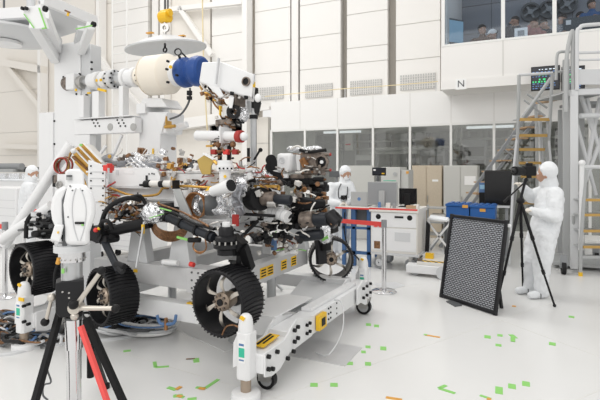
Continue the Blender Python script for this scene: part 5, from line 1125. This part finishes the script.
# grey machine behind
gm_ = thing('control_cabinet', (-2.5, 9.6, 0), 'light grey control cabinet with small round gauge behind the monitors', 'cabinet')
a, c = PY(381, 190, 9.5), PY(400, 167, 9.5); MB('cabinet_grey').box((a.x, 9.5, 0), (c.x, 10.1, c.z)).build('cabinet_body', gm_, .008); q = PY(395, 174, 9.49); MB('grey_paint').cyl((q.x, 9.48, q.z), (q.x, 9.5, q.z), .04).build('gauge', gm_); MB('green_label').box((a.x+.05, 9.495, PY(390, 181, 9.5).z), (c.x-.08, 9.5, PY(390, 180.4, 9.5).z)).build('green_line', gm_)
a, c = PY(400, 190, 9.6), PY(409, 170, 9.6); MB('cabinet_grey').box((c.x-.15, 9.55, 0), (c.x, 10, c.z)).build('side_box', gm_, .005); q = PY(407, 172.5, 9.5); MB('orange').cbox((q.x, 9.54, q.z), (.05, .02, .05)).build('orange_switch', gm_)
pr = thing('partition', (-4.5, 10.5, 0), 'low plain pale grey partition behind the hooded worker', 'partition')
a, c = PY(341, 205, 10.5), PY(374, 165.5, 10.5); MB('cabinet_grey').box((a.x, 10.5, .05), (c.x, 10.56, c.z)).build('board', pr); MB('dark_grey').box((a.x, 10.4, 0), (a.x+.06, 10.66, .05)).box((c.x-.06, 10.4, 0), (c.x, 10.66, .05)).build('foot', pr)
a, c = PY(329, 177, 9.6), PY(341, 171, 9.6); r = thing('dark_instrument', (a.x, 9.6, 0), 'dark instrument on a stand left of the hooded worker', 'instrument'); MB('dark_grey').box((a.x, 9.6, a.z), (c.x, 9.8, c.z)).build('case', r, .01); MB('mid_grey').cyl(((a.x+c.x)/2, 9.7, .03), ((a.x+c.x)/2, 9.7, a.z), .03).cyl(((a.x+c.x)/2, 9.7, 0), ((a.x+c.x)/2, 9.7, .03), .25).build('stand', r)
# tall cabinets
def cabinet(px0, pxm, px1, pyt, y, mt, label, h=None, dark=None):
    a, m_, c = PY(px0, pyt, y), PY(pxm, pyt, y), PY(px1, pyt, y); z = a.z; r = thing('storage_cabinet', ((a.x+c.x)/2, y+.25, 0), label, 'cabinet')
    MB(mt).box((a.x, y, 0), (c.x, y+.5, z)).build('carcass', r, .005)
    for x0, x1 in ((a.x, m_.x), (m_.x, c.x)): 
        d_ = MB(mt).box((x0+.008, y-.018, .08), (x1-.008, y-.001, z-.02)).build('door', r, .004)
    MB('steel').box((m_.x+.02, y-.035, .85), (m_.x+.04, y-.018, 1.0)).build('handle', d_)
    q = PY((pxm+px1)/2+1, pyt+15, y-.02); MB('label_white').cbox((q.x, y-.02, q.z), (.14 if mt == 'cabinet_beige' else .24, .003, .05 if mt == 'cabinet_beige' else .2)).build('paper_label', d_)
    return r
cabinet(412, 426.5, 442, 165.5, 11.6, 'cabinet_beige', 'tan double door storage cabinet between the monitors and the grey cabinet')
cabinet(443.5, 460.5, 477.5, 165.5, 11.5, 'cabinet_grey', 'pale grey double door cabinet with a notice, right of the tan one')
# big black display on stand
a, c = PY(485, 204, 9.4), PY(511, 171, 9.4); r = thing('black_display', ((a.x+c.x)/2, 9.45, 0), 'large square black display on a wheeled frame behind the lattice panel', 'display')
MB('screen_black').box((a.x, 9.4, a.z), (c.x, 9.46, c.z)).build('screen_face', r, .006); MB('black').box((a.x-.01, 9.41, a.z-.01), (c.x+.01, 9.5, c.z+.01)).build('case', r, .01)
for x in (a.x+.05, c.x-.1): MB('mid_grey').box((x, 9.44, .05), (x+.05, 9.5, a.z)).build('post', r); MB('mid_grey').box((x-.02, 9.2, 0), (x+.07, 9.75, .06)).build('foot', r)
MB('light_grey').box((a.x+.2, 9.4, a.z-.06), (c.x-.02, 9.46, a.z-.02)).build('shelf', r)
q = PY(482.5, 187, 9.6); r = thing('blue_lit_box', (q.x, 9.6, 0), 'slim dark post box with light blue panel left of black display', 'device'); MB('black').box((q.x-.06, 9.6, 0), (q.x+.05, 9.7, q.z-.1)).build('post', r); MB('cable_blue').box((q.x-.06, 9.6, q.z-.1), (q.x+.05, 9.7, q.z+.08)).build('housing', r); MB('glow_screen').cbox((q.x, 9.595, q.z), (.09, .005, .08)).build('blue_panel', r)
# blue crates on a trolley
tl = thing('crate_trolley', PY(470, 240, 8.6), 'dark low trolley under the blue crates behind the lattice panel', 'trolley'); tl.location.z = 0; ROOT[tl.name] = Vector(tl.location)
a, c = PY(445, 219, 8.6), PY(496, 219, 8.6); zz = H-(219-168)*8.6/ray(470, 0).y/FPX
MB('dark_grey').box((a.x-.02, 8.5, zz-.06), (c.x+.02, 9.1, zz)).build('shelf', tl)
for x in (a.x, c.x-.05):
    for y in (8.52, 9.04): MB('dark_grey').box((x, y, 0), (x+.05, y+.05, zz-.06)).build('leg', tl)
MB('dark_grey').box((a.x, 8.52, .2), (c.x, 9.08, .25)).build('lower_shelf', tl)
for i, (p0, p1, lb) in enumerate(((446, 469, 'left blue plastic crate with orange label on dark trolley'), (470, 495, 'right blue plastic crate with orange label on dark trolley'))):
    u0, u1 = PY(p0, 210, 8.55).x, PY(p1, 210, 8.55).x; zt_ = PY((p0+p1)/2, 204 if i == 0 else 205.5, 8.55).z
    r = thing('blue_crate', ((u0+u1)/2, 8.75, zz), lb, 'crate'); MB('crate_blue').box((u0, 8.55, zz), (u1, 9.0, zt_-.04)).build('body', r, .01); b = MB('crate_blue').box((u0-.01, 8.53, zt_-.04), (u1+.01, 9.02, zt_))
    for k in range(4): b.box((u0+.03+(u1-u0)*k/4, 8.55, zt_), (u0+.03+(u1-u0)*k/4+.06, 8.98, zt_+.015))
    b.build('lid', r, .005); q = PY(468 if i == 0 else 482.5, 206.5 if i == 0 else 210.3, 8.53); MB('orange').cbox((min(max(q.x, u0+.06), u1-.06), 8.528 if i == 0 else 8.546, q.z), (.09, .006, .05)).build('orange_label', r)
# white trolley with lattice and yellow-black base
wt = thing('white_trolley', (-1.2, 8.3, 0), 'low white trolley with diagonal braces and yellow marked deck right of cart', 'trolley')
MB('offwhite').box((-1.57, 7.40, .17), (-.85, 8.2, .22)).build('deck', wt, .006); MB('white').box((-1.72, 7.34, .05), (-1.1, 7.55, .17)).build('chassis', wt, .006)
MB('hazard').box((-1.5, 7.42, .22), (-.9, 7.52, .226)).build('hazard_tape', wt); MB('yellow').box((-1.5, 7.7, .22), (-1.38, 7.8, .30)).build('yellow_block', wt); MB('brown_metal').box((-1.56, 7.42, .22), (-1.5, 7.5, .26)).build('clamp', wt)
for x in (-1.54, -1.2): MB('white').box((x, 8.1, .22), (x+.035, 8.14, .82)).build('post', wt)
b = MB('white').beam((-1.53, 8.1, .75), (-1.18, 8.1, .3), .02, .03).beam((-1.18, 8.1, .75), (-1.53, 8.1, .3), .02, .03).box((-1.54, 8.09, .78), (-1.17, 8.13, .82)); b.build('brace', wt); MB('suit').cbox((-1.36, 8.1, .82), (.3, .16, .04), .2, .1, 0).build('white_cloth', wt, .01); MB('light_grey').ring((-1.16, 7.30, .10), (0, 1, 0), .02, .1, .05, 24).build('castor_wheel', wt); MB('light_grey').ring((-1.6, 7.45, .06), (0, 1, 0), .02, .06, .04, 24).build('castor_wheel', wt)
b = MB('black').prism([(-1.56, 7.98, .28), (-1.5, 7.98, .28), (-1.48, 7.98, .72), (-1.54, 7.98, .78)], (0, .05, 0)); b.build('black_handle', wt)
r = thing('shelf_rack', PY(437, 240, 10.2), 'grey wire shelf rack seen between trolley and lattice panel', 'rack'); r.location.z = 0; ROOT[r.name] = Vector(r.location); a, c = PY(424, 215, 10.2), PY(447, 215, 10.2)
for x in (a.x, c.x): MB('grey_paint').box((x-.02, 10.2, 0), (x+.02, 10.24, .85)).build('post', r); MB('grey_paint').box((x-.02, 10.6, 0), (x+.02, 10.64, .85)).build('post', r)
for z in (.25, .5, .8): MB('grey_paint').box((a.x, 10.2, z), (c.x, 10.64, z+.02)).build('shelf', r)
tag(MB('offwhite').cbox((c.x-.2, 10.4, .60), (.3, .3, .16)).build('stored_box', bevel=.01), 'pale box on the middle shelf of the wire rack', 'box')

# =================================================================== LADDERS AND SCAFFOLD
ld = thing('rolling_ladder', PD(534, 255, 9.0), 'rolling ladder of yellow edged steps behind the photographer, with top handrails', 'ladder'); ld.location.z = 0; ROOT[ld.name] = Vector(ld.location)
def lp2(px, py, d): return PD(px, py, d)
steps = [(518.5, 549.5, 119.5, 8.3), (518, 547, 135.5, 8.45), (519, 544.5, 149.5, 8.6), (519, 541, 163, 8.75), (521, 541, 176.5, 8.9), (520.5, 541, 190, 9.05), (520, 541, 203, 9.2)]
for x0, x1, y, d in steps:
    a, c = lp2(x0, y, d), lp2(x1, y, d); s_ = MB('step_yellow').beam(a, c, .03, .05).m('grey_paint').beam(a+fw*.12+V(0, 0, .01), c+fw*.12+V(0, 0, .01), .22, .02).build('step', ld)
def pipe(th_, mt, pts, r, name, sm=False): return MB(mt).tube(pts, r, 10, sm).build(name, th_)
pipe(ld, 'grey_paint', [lp2(519, 60+15, 8.2), lp2(518.2, 119, 8.3), lp2(516, 190, 9.0), lp2(508, 245, 9.3), G(503, 254)], .028, 'side_rail')
pipe(ld, 'grey_paint', [lp2(552.5, 73, 8.2), lp2(550, 119, 8.3), lp2(546, 190, 9.0), lp2(557, 240, 9.2), G(558, 255)], .028, 'side_rail')
pipe(ld, 'light_grey', [lp2(519, 75, 8.2), lp2(552.5, 73, 8.2)], .025, 'top_rail'); pipe(ld, 'grey_paint', [lp2(523, 117, 8.5), lp2(551, 78, 8.4)], .03, 'handrail'); pipe(ld, 'grey_paint', [lp2(524, 100, 8.5), lp2(545, 116, 8.5)], .018, 'brace'); pipe(ld, 'grey_paint', [lp2(527, 94, 8.5), lp2(547, 108, 8.5)], .018, 'brace')
pipe(ld, 'light_grey', [lp2(540, 120, 8.6), lp2(543, 190, 9.1), G(545, 252)], .03, 'rear_post'); pipe(ld, 'light_grey', [lp2(547, 119, 8.4), lp2(551, 165, 8.6), G(553, 262)], .022, 'rear_post'); pipe(ld, 'light_grey', [lp2(519, 119, 8.4), lp2(514, 165, 8.6), G(509, 265)], .022, 'front_post')
l2 = thing('stair_unit', PD(480, 235, 9.9), 'grey steel stair with long sloping stringers rising to the right behind the displays', 'stairs'); l2.location.z = 0; ROOT[l2.name] = Vector(l2.location)
for (x0, y0, x1, y1, dd) in ((462, 205, 535, 104, 9.6), (466, 212, 541, 112, 9.9)):
    a, c = lp2(x0, y0, dd), lp2(x1, y1, dd); f_ = a-(c-a)*((a.z-.02)/(c.z-a.z)); MB('mid_grey').beam(f_, c, .04, .06).build('stringer', l2)
a0, c0 = lp2(466, 212, 9.9), lp2(541, 112, 9.9)
for k in range(9):
    f = k/9+.08; q = a0.lerp(c0, f); MB('wood').cbox(q+fw*.25-V(0, 0, .02), (.22, .6, .03), rz=YAW).build('step', l2)
pipe(l2, 'grey_paint', [lp2(536, 104, 9.7), lp2(537, 190, 9.9), G(538, 248)], .03, 'post'); pipe(l2, 'grey_paint', [lp2(502, 148, 9.7), lp2(512, 155, 9.9)], .02, 'brace')
MB('wood').beam(lp2(542, 101, 9.0), lp2(554, 100, 9.0), .5, .05).build('landing', l2)
# scaffold tower
sc_ = thing('scaffold_tower', PD(582, 255, 7.5), 'tall pale steel access tower with railed platform and crossed braces at right', 'scaffold'); sc_.location.z = 0; ROOT[sc_.name] = Vector(sc_.location)
dS = 7.6
def col(px, pt, d, w_, mt='light_grey', name='column'):
    a = PD(px, pt, d); MB(mt).box((a.x-w_/2, a.y-w_/2, .06), (a.x+w_/2, a.y+w_/2, a.z)).build(name, sc_, .004); return a
col(574, 92, dS, .11); col(566, 60, dS+.3, .10, 'grey_paint'); col(581, 92, dS+.8, .1, 'grey_paint'); col(612, 92, dS+.2, .1); col(560, 110, dS+1.2, .07, 'grey_paint'); col(604, 92, dS+1.4, .08, 'grey_paint')
a, c = PD(571, 90, dS), PD(625, 90, dS+.1)
MB('light_grey').beam(PD(570, 93, dS), PD(630, 90, dS), .10, .09).build('platform_beam', sc_, .005); MB('grey_paint').prism([PD(572, 91, dS), PD(630, 88, dS), PD(630, 88, dS)+fw*1.2, PD(572, 91, dS)+fw*1.2], (0, 0, .03)).build('platform_deck', sc_)
MB('light_grey').beam(PD(576, 77, dS-.03), PD(630, 77, dS-.03), .02, .24).build('toe_board', sc_); MB('mid_grey').prism([PD(578, 104, dS+.8), PD(640, 104, dS+.8), PD(640, 104, dS+.8)+fw*.6, PD(578, 104, dS+.8)+fw*.6], (0, 0, .05)).build('lower_deck', sc_)
for (x0, y0, x1, y1, w_) in ((581, 96, 600, 150, .035), (600, 98, 586, 170, .035), (587, 98, 606, 180, .03), (612, 110, 580, 195, .035), (577, 125, 596, 195, .03)):
    pipe(sc_, 'light_grey', [PD(x0, y0, dS+.3), PD(x1, y1, dS+.3)], w_, 'cross_brace')
pipe(sc_, 'light_grey', [PD(580, 116, dS+.1), PD(630, 114, dS+.1)], .04, 'cross_tube')
for pts in ([(577, 90), (577, 36), (580, 28), (588, 25), (640, 22)], ): pipe(sc_, 'light_grey', [PD(x, y, dS-.05) for x, y in pts], .03, 'guard_rail', True)
pipe(sc_, 'light_grey', [PD(577, 53, dS-.05), PD(630, 51, dS-.05)], .022, 'mid_rail'); pipe(sc_, 'light_grey', [PD(579, 60, dS-.05), PD(630, 59, dS-.05)], .018, 'mid_rail')
pipe(sc_, 'grey_paint', [PD(566, 112, dS), PD(566.5, 60, dS), PD(571, 34, dS), PD(573, 31, dS)], .03, 'stair_rail', True); pipe(sc_, 'grey_paint', [PD(573, 95, dS), PD(572.5, 60, dS), PD(573.5, 31, dS)], .03, 'stair_rail', True)
pipe(sc_, 'grey_paint', [PD(556, 80, dS+.3), PD(557, 57, dS+.3), PD(560, 52, dS+.3), PD(570, 52, dS+.3)], .024, 'stair_rail', True); pipe(sc_, 'grey_paint', [PD(556, 72, dS+.3), PD(566, 71, dS+.3)], .02, 'mid_rail')
b = MB('grey_paint').box(PD(553, 262, dS+.3)*1, PD(600, 258, dS+.9)).build('base_frame', sc_)
for px, py in ((563.5, 273), (596, 262)):
    f = G(px, py+1); MB('rubber').ring(f+V(0, .0, .10), (1, .1, 0), .03, .10, .06, 24).m('brown_metal').ring(f+V(0, 0, .1), (1, .1, 0), .01, .04, .05, 16).build('castor_wheel', sc_); MB('mid_grey').box(f+V(-.05, -.05, .1), f+V(.05, .05, .30)).build('castor_fork', sc_)
# small step ladder at lower right
sl = thing('step_ladder', G(590, 270), 'small step ladder with yellow tipped feet at the lower right edge', 'ladder')
dL = 7.3
pipe(sl, 'white', [PD(582, 164, dL), PD(581, 250, dL+.1)], .035, 'upright'); MB('white').sph(PD(582, 163, dL), .05).build('knob', sl); pipe(sl, 'light_grey', [PD(582, 167, dL), PD(630, 167, dL)], .03, 'top_rail')
pipe(sl, 'grey_paint', [PD(586, 170, dL), PD(581, 240, dL), G(580.5, 276)+V(0, 0, .03)], .025, 'side_rail'); pipe(sl, 'grey_paint', [PD(573.5, 215, dL+.2), G(573, 268)+V(0, 0, .02)], .02, 'side_rail'); pipe(sl, 'grey_paint', [PD(630, 170, dL), PD(625, 240, dL), G(622, 276)+V(0, 0, .03)], .025, 'side_rail')
for k, y in enumerate((200, 215, 231, 247)): MB('step_yellow').beam(PD(583, y, dL), PD(626, y, dL), .03, .04).m('grey_paint').beam(PD(583, y, dL)+fw*.15, PD(626, y, dL)+fw*.15, .25, .02).build('step', sl)
MB('grey_paint').beam(PD(582, 257, dL), PD(626, 257, dL), .03, .04).build('lower_bar', sl); f = G(580.5, 276); MB('yellow').cyl(f, f+V(0, 0, .06), .03).build('foot_tip', sl)
# silver pole stand behind the rover
pz = PD(253.5, 160, 6.6); r = thing('pole_stand', V(pz.x, pz.y, 0), 'silver pole stand with black camera clamp behind the sensor mast', 'stand')
MB('alu').cyl(V(pz.x, pz.y, .1), PD(253.5, 117, 6.6), .045, n=24).build('lower_pole', r); MB('black').cyl(PD(253.5, 119, 6.6), PD(253.5, 115, 6.6), .06, n=24).build('clamp_collar', r); MB('alu').cyl(PD(253.5, 116, 6.6), PD(253.5, 92, 6.6), .032).build('upper_pole', r)
MB('black').box(PD(251, 108, 6.5), PD(258.5, 88, 6.6)).build('camera_box', r, .01); MB('light_grey').box(PD(243, 112, 6.6), PD(252, 97, 6.7)).build('junction_box', r, .006)
MB('black').beam(PD(248.5, 162, 6.5), PD(248.5, 148, 6.5), .03, .03).build('side_clamp', r); MB('black').cyl(PD(254, 160, 6.5), PD(260, 150, 6.5), .015).sph(PD(260.5, 150, 6.5), .03).build('side_arm', r)
for a in (0, 2.1, 4.2): MB('alu').cyl(V(pz.x, pz.y, .35), V(pz.x+.45*cos(a), pz.y+.45*sin(a), .02), .02).build('leg', r)
# =================================================================== LEFT BACKGROUND
def simple(name, cat, label, px0, px1, pyt, pyb, y, mt, depth=.6, parts=None, floor=True):
    a, c = PY(px0, pyb, y), PY(px1, pyt, y); r = thing(name, ((a.x+c.x)/2, y+depth/2, 0), label, cat)
    return r, a, c
r, a, c = simple('covered_bench', 'bench', 'white covered bench of equipment behind the far worker at left edge', -30, 27, 175, 205, 8.6, 'white')
MB('white').box((a.x, 8.6, .05), (c.x, 9.4, c.z-.15)).build('bench_body', r, .02); MB('suit').box((a.x, 8.55, c.z-.17), (c.x+.02, 9.45, c.z-.12)).build('cover_sheet', r, .02)
for k in range(4): 
    tag(MB(random.choice(('label_white', 'offwhite', 'foil'))).cbox((a.x+.6+k*.55, 8.9, c.z-.12+.08), (.3, .3, .16), rz=.2*k).build('white_carton', bevel=.01), ('first', 'second', 'third', 'fourth')[k]+' pale carton from the left on the white covered bench', 'box', 'cartons on the covered bench')
a, c = PY(-4, 170, 11), PY(22, 163, 11); r = thing('machine', ((a.x+c.x)/2, 11, 0), 'dark grey lathe-like machine on a brown top far behind the left bench', 'machine'); MB('mid_grey').cyl((a.x, 11, (a.z+c.z)/2), (c.x, 11, (a.z+c.z)/2), .12).build('barrel', r); MB('grey_paint').box((a.x, 10.8, (a.z+c.z)/2-.2), (c.x-.2, 11.3, (a.z+c.z)/2-.08)).build('bed', r); MB('offwhite').box((a.x, 10.8, 0), (c.x+.5, 11.3, (a.z+c.z)/2-.2)).build('pedestal', r)
a, c = PY(22, 172, 11.2), PY(39, 167, 11.2); r = thing('tool_bench', ((a.x+c.x)/2, 11.4, 0), 'dark topped bench far behind the bending worker', 'bench'); MB('dark_grey').box((a.x, 11.2, a.z), (c.x, 11.7, c.z)).build('bench_top', r); MB('wood').box((a.x-.5, 11.2, a.z-.04), (c.x, 11.7, a.z)).build('bench_edge', r); MB('cabinet_grey').box((a.x, 11.25, 0), (c.x, 11.7, a.z-.04)).build('bench_body', r)
for i, (px0, px1, pt, pb_, y, lb) in enumerate(((-20, 16, 188, 236, 6.2, 'large white louvred cabinet at left edge behind the stanchion'), (110, 145, 208, 232, 6.6, 'white equipment box behind the rover suspension'), (76, 100, 222, 262, 6.3, 'white equipment box behind rear wheels'))):
    a, c = PY(px0, pb_, y), PY(px1, pt, y); r = thing('white_case', ((a.x+c.x)/2, y+.3, 0), lb, 'case'); MB('white').box((a.x, y, .12), (c.x, y+.6, c.z)).build('case_body', r, .015)
    b = MB('light_grey')
    for k in range(6): z = .2+(c.z-.3)*k/6; b.box((a.x+.03, y-.004, z), (c.x-.03, y, z+.008))
    b.build('seam_lines', r)
    for x in (a.x+.1, c.x-.1): MB('rubber').ring((x, y+.1, .06), (0, 1, 0), .015, .06, .04, 20).build('castor_wheel', r)
# cable heap on the floor at left
for k in range(84):
    cx_, cy_ = random.uniform(-5, 52), random.uniform(319, 347)
    if k > 66: cx_, cy_ = random.uniform(98, 140), random.uniform(318, 336)
    pts = []; an = random.uniform(0, 6.28); r0 = random.uniform(8, 22)
    for j in range(7):
        pts.append(G(cx_+cos(an+j*.8)*r0, cy_+sin(an+j*.8)*r0*.28)+V(0, 0, random.uniform(.015, .09)))
    big = k > 66
    mt, cn = random.choice((('black', 'black'), ('black', 'black'), ('dark_grey', 'dark grey'), ('brown', 'brown'), ('cable_blue', 'blue'), ('light_grey', 'pale grey')) if not big else (('dark_grey', 'dark grey'), ('cable_blue', 'blue'), ('black', 'black'), ('light_grey', 'pale grey')))
    tag(MB(mt).tube(pts, random.uniform(.009, .017), 6).build('floor_cable'),
        cn+(' cable in the tangled heap on the floor left of the silver column' if not big else ' cable coil on the floor behind the red strap'), 'cable', cn+(' cables in the heap left of the column' if not big else ' cables coiled behind the red strap'))
b = MB('light_grey').tube([G(-10, 357), G(15, 354), G(38, 348), G(62, 345), G(90, 342), G(120, 339), G(150, 332), G(165, 322)], .025, 10); tag(b.build('floor_hose'), 'thick pale grey hose looping across the floor behind the tripod', 'hose')
b = MB('grey_paint').tube([G(130, 323), G(150, 330), G(172, 328), G(178, 320), G(160, 316)], .022, 10); tag(b.build('floor_hose'), 'short grey hose curled under the dolly between the near wheels', 'hose')
for k in range(9):
    cx_, cy_, rx_, ry_ = 146+random.uniform(-4, 4), 331+random.uniform(-2.5, 2.5), 24+random.uniform(-9, 7), 6+random.uniform(-2.5, 1.5)
    pts = [G(cx_+cos(a_*.55)*rx_, cy_+sin(a_*.55)*ry_)+V(0, 0, .02+.012*k) for a_ in range(12)]
    mt, cn = (('light_grey', 'silver grey'), ('label_white', 'whitish'), ('cable_blue', 'thin blue'))[k % 3]
    tag(MB(mt).tube(pts, .016 if k % 3 < 2 else .008, 8).build('coiled_hose'), cn+' hose loop in the coil on the floor between the two near wheels', 'hose', cn+' loops in the hose coil')
for k in range(22):
    cx_, cy_ = random.uniform(96, 134), random.uniform(319, 332); an = random.uniform(0, 6.28); r0 = random.uniform(6, 16)
    pts = [G(cx_+cos(an+j*.8)*r0, cy_+sin(an+j*.8)*r0*.3)+V(0, 0, random.uniform(.02, .12)) for j in range(7)]
    tag(MB('black').tube(pts, .014, 6).build('floor_cable'), 'black cable in the pile on the floor below the middle rover wheel', 'cable', 'black cables piled below the middle wheel')
# =================================================================== FLOOR PLATES AND TAPE
def fquad(name, pts, h, mt, label, cat, group=None):
    return tag(MB(mt).prism([G(*p) for p in pts], (0, 0, h)).build(name), label, cat, group)
fquad('floor_plate', [(284, 355), (345, 366.5), (362, 348), (306, 337.5)], .006, 'alu_plate', 'thin grey metal plate on the floor beside the near castor', 'plate')
fquad('floor_plate', [(386, 291), (405, 286), (396, 282), (372, 284)], .004, 'light_grey', 'thin pale plate on the floor under the stanchion base', 'plate')
fquad('floor_plate', [(150, 318), (225, 352), (330, 322), (300, 290), (180, 290)], .004, 'sheet_grey', 'large pale grey sheet on the floor under the rover wheels', 'plate')
def mark(x, y, w_, h_, mt='green_tape', ang=0): 
    g = G(x, y); sx_ = w_*g.dot(V(0, 0, 0)+fw)/FPX; d = g.dot(fw); ww = w_*d/FPX; hh = h_*d*d/(H*FPX)
    b = MB(mt); P = []; away = V(g.x, g.y, 0).normalized()
    for a_, b__ in ((-1, -1), (1, -1), (1, 1), (-1, 1)):
        P.append(g+away.cross(V(0, 0, 1))*(a_*ww/2)+away*(b__*hh/2))
    return b.prism(P, (0, 0, .003))
tp_ = [(368.5, 324.7, 5, 2.4, 'upper left green tape of the two nearest the far castor'), (376.5, 326, 5, 2.4, 'upper right green tape of the two nearest the far castor'), (368, 347, 5, 2.4, 'green tape just right of the metal plate corner'), (383.3, 348.5, 6, 3.5, 'green tape square right of the metal plate, furthest from it'), (363.5, 352, 4.5, 2.4, 'small green tape at the metal plate right corner'), (350, 363.5, 6, 3, 'green tape touching the near right edge of the metal plate'), (368, 364, 6, 3.4, 'green tape square a little right of the plate near corner'), (314, 385, 7.5, 3.6, 'left green tape of the pair below the metal plate'), (334, 385, 7.5, 3.6, 'right green tape of the pair below the metal plate'),
       (487.5, 337, 6, 3, 'leftmost green tape of the cluster right of centre floor'), (500, 335.5, 5, 2.2, 'short green tape topmost of the right floor cluster'), (498.5, 345.3, 5.5, 2.4, 'green tape lowest in the right floor cluster'), (552.3, 344, 6, 3.2, 'lone green tape right of the floor cluster'), (571.5, 317, 5, 2, 'lone green tape furthest right near the tripod foot'), (499, 390.5, 7, 7.5, 'large green tape square at the lower right, left of three'), (512, 386.5, 7, 5, 'green tape square at lower right, middle of three'), (526, 384, 7, 5, 'green tape square at lower right, right of three'), (178, 396, 9, 2.6, 'green tape strip at the bottom edge below the brown dash'), (192, 399, 9, 2.4, 'green tape strip cut by the bottom edge of the floor view'), (127, 351, 7, 1.8, 'green tape behind the tripod leg near the coiled cables')]
for x, y, w_, h_, lb in tp_: tag(mark(x, y, w_, h_).build('floor_tape'), lb, 'tape')
def strip(pts, wd, mt, lb, extra=None):
    b = MB(mt)
    for p, q in zip(pts, pts[1:]):
        a, c = G(*p), G(*q); n_ = (c-a).normalized(); n_ = V(-n_.y, n_.x, 0)*wd/2; b.prism([a-n_, c-n_, c+n_, a+n_], (0, 0, .0035))
    if extra:
        m_, p, q, w2 = extra; a, c = G(*p), G(*q); n_ = (c-a).normalized(); n_ = V(-n_.y, n_.x, 0)*w2/2; b.m(m_).prism([a-n_+V(0, 0, .003), c-n_+V(0, 0, .003), c+n_+V(0, 0, .003), a+n_+V(0, 0, .003)], (0, 0, .003))
    tag(b.build('floor_tape'), lb, 'tape')
strip([(154.5, 362), (155.5, 367.5), (169, 366.5)], .03, 'green_tape', 'L shaped green tape nearest the coiled pale hose'); strip([(196, 358.5), (196.5, 362.5)], .05, 'green_tape', 'small green tape with brown dash left of the jack foot', ('brown', (186, 359.5), (195, 359), .015))
strip([(168, 387.5), (176, 390)], .035, 'green_tape', 'short slanted green tape with brown patch, leftmost near the bottom edge', ('orange', (176, 390), (181, 387), .03)); strip([(218.5, 379.5), (205, 388.5), (196, 387.5)], .03, 'green_tape', 'bent long green tape with brown patch left of jack foot', ('orange', (199, 388.5), (205, 389.5), .03))
strip([(174, 395.5), (184, 397.5)], .03, 'green_tape', 'green tape with brown centre below the slanted one', ('orange', (177, 396), (182, 397.3), .03)); strip([(446, 385.5), (439, 388.5), (455, 393.5)], .03, 'green_tape', 'V shaped green tape at the bottom centre right'); strip([(480, 395.5), (491, 399)], .025, 'green_tape', 'thin green tape with orange end at bottom edge', ('orange', (487, 399), (491, 400), .03))
strip([(510.5, 336.5), (515.5, 336.5)], .10, 'green_tape', 'T shaped green tape, rightmost of the right floor cluster', ('green_tape', (512.7, 338), (513, 342), .04)); strip([(425, 335), (440, 337.5)], .03, 'orange', 'thin orange strip on the floor at centre right', ('green_tape', (424, 334.8), (427, 335.3), .03))
strip([(386, 397.5), (402, 400)], .03, 'orange', 'orange strip at the bottom edge, centre'); strip([(512, 306), (516, 306.5)], .05, 'orange', 'tiny orange dash on the floor between panel and tripod foot')
strip([(303, 338), (309, 344), (296, 346)], .045, 'green_tape', 'green V tape lying on the grey metal plate')
for (a, b_, lb) in (((150, 372), (420, 470), 'x'),): pass
m = MB('seam')
for p, q in (((95, 345), (420, 440)), ((420, 290), (640, 372)), ((60, 330), (600, 262)), ((210, 420), (560, 300)), ((480, 440), (620, 382))):
    a, c = G(*p), G(*q); n_ = (c-a).normalized(); n_ = V(-n_.y, n_.x, 0)*.0025; m.prism([a-n_, c-n_, c+n_, a+n_], (0, 0, .0008))
struct(m.build('trim_2'))
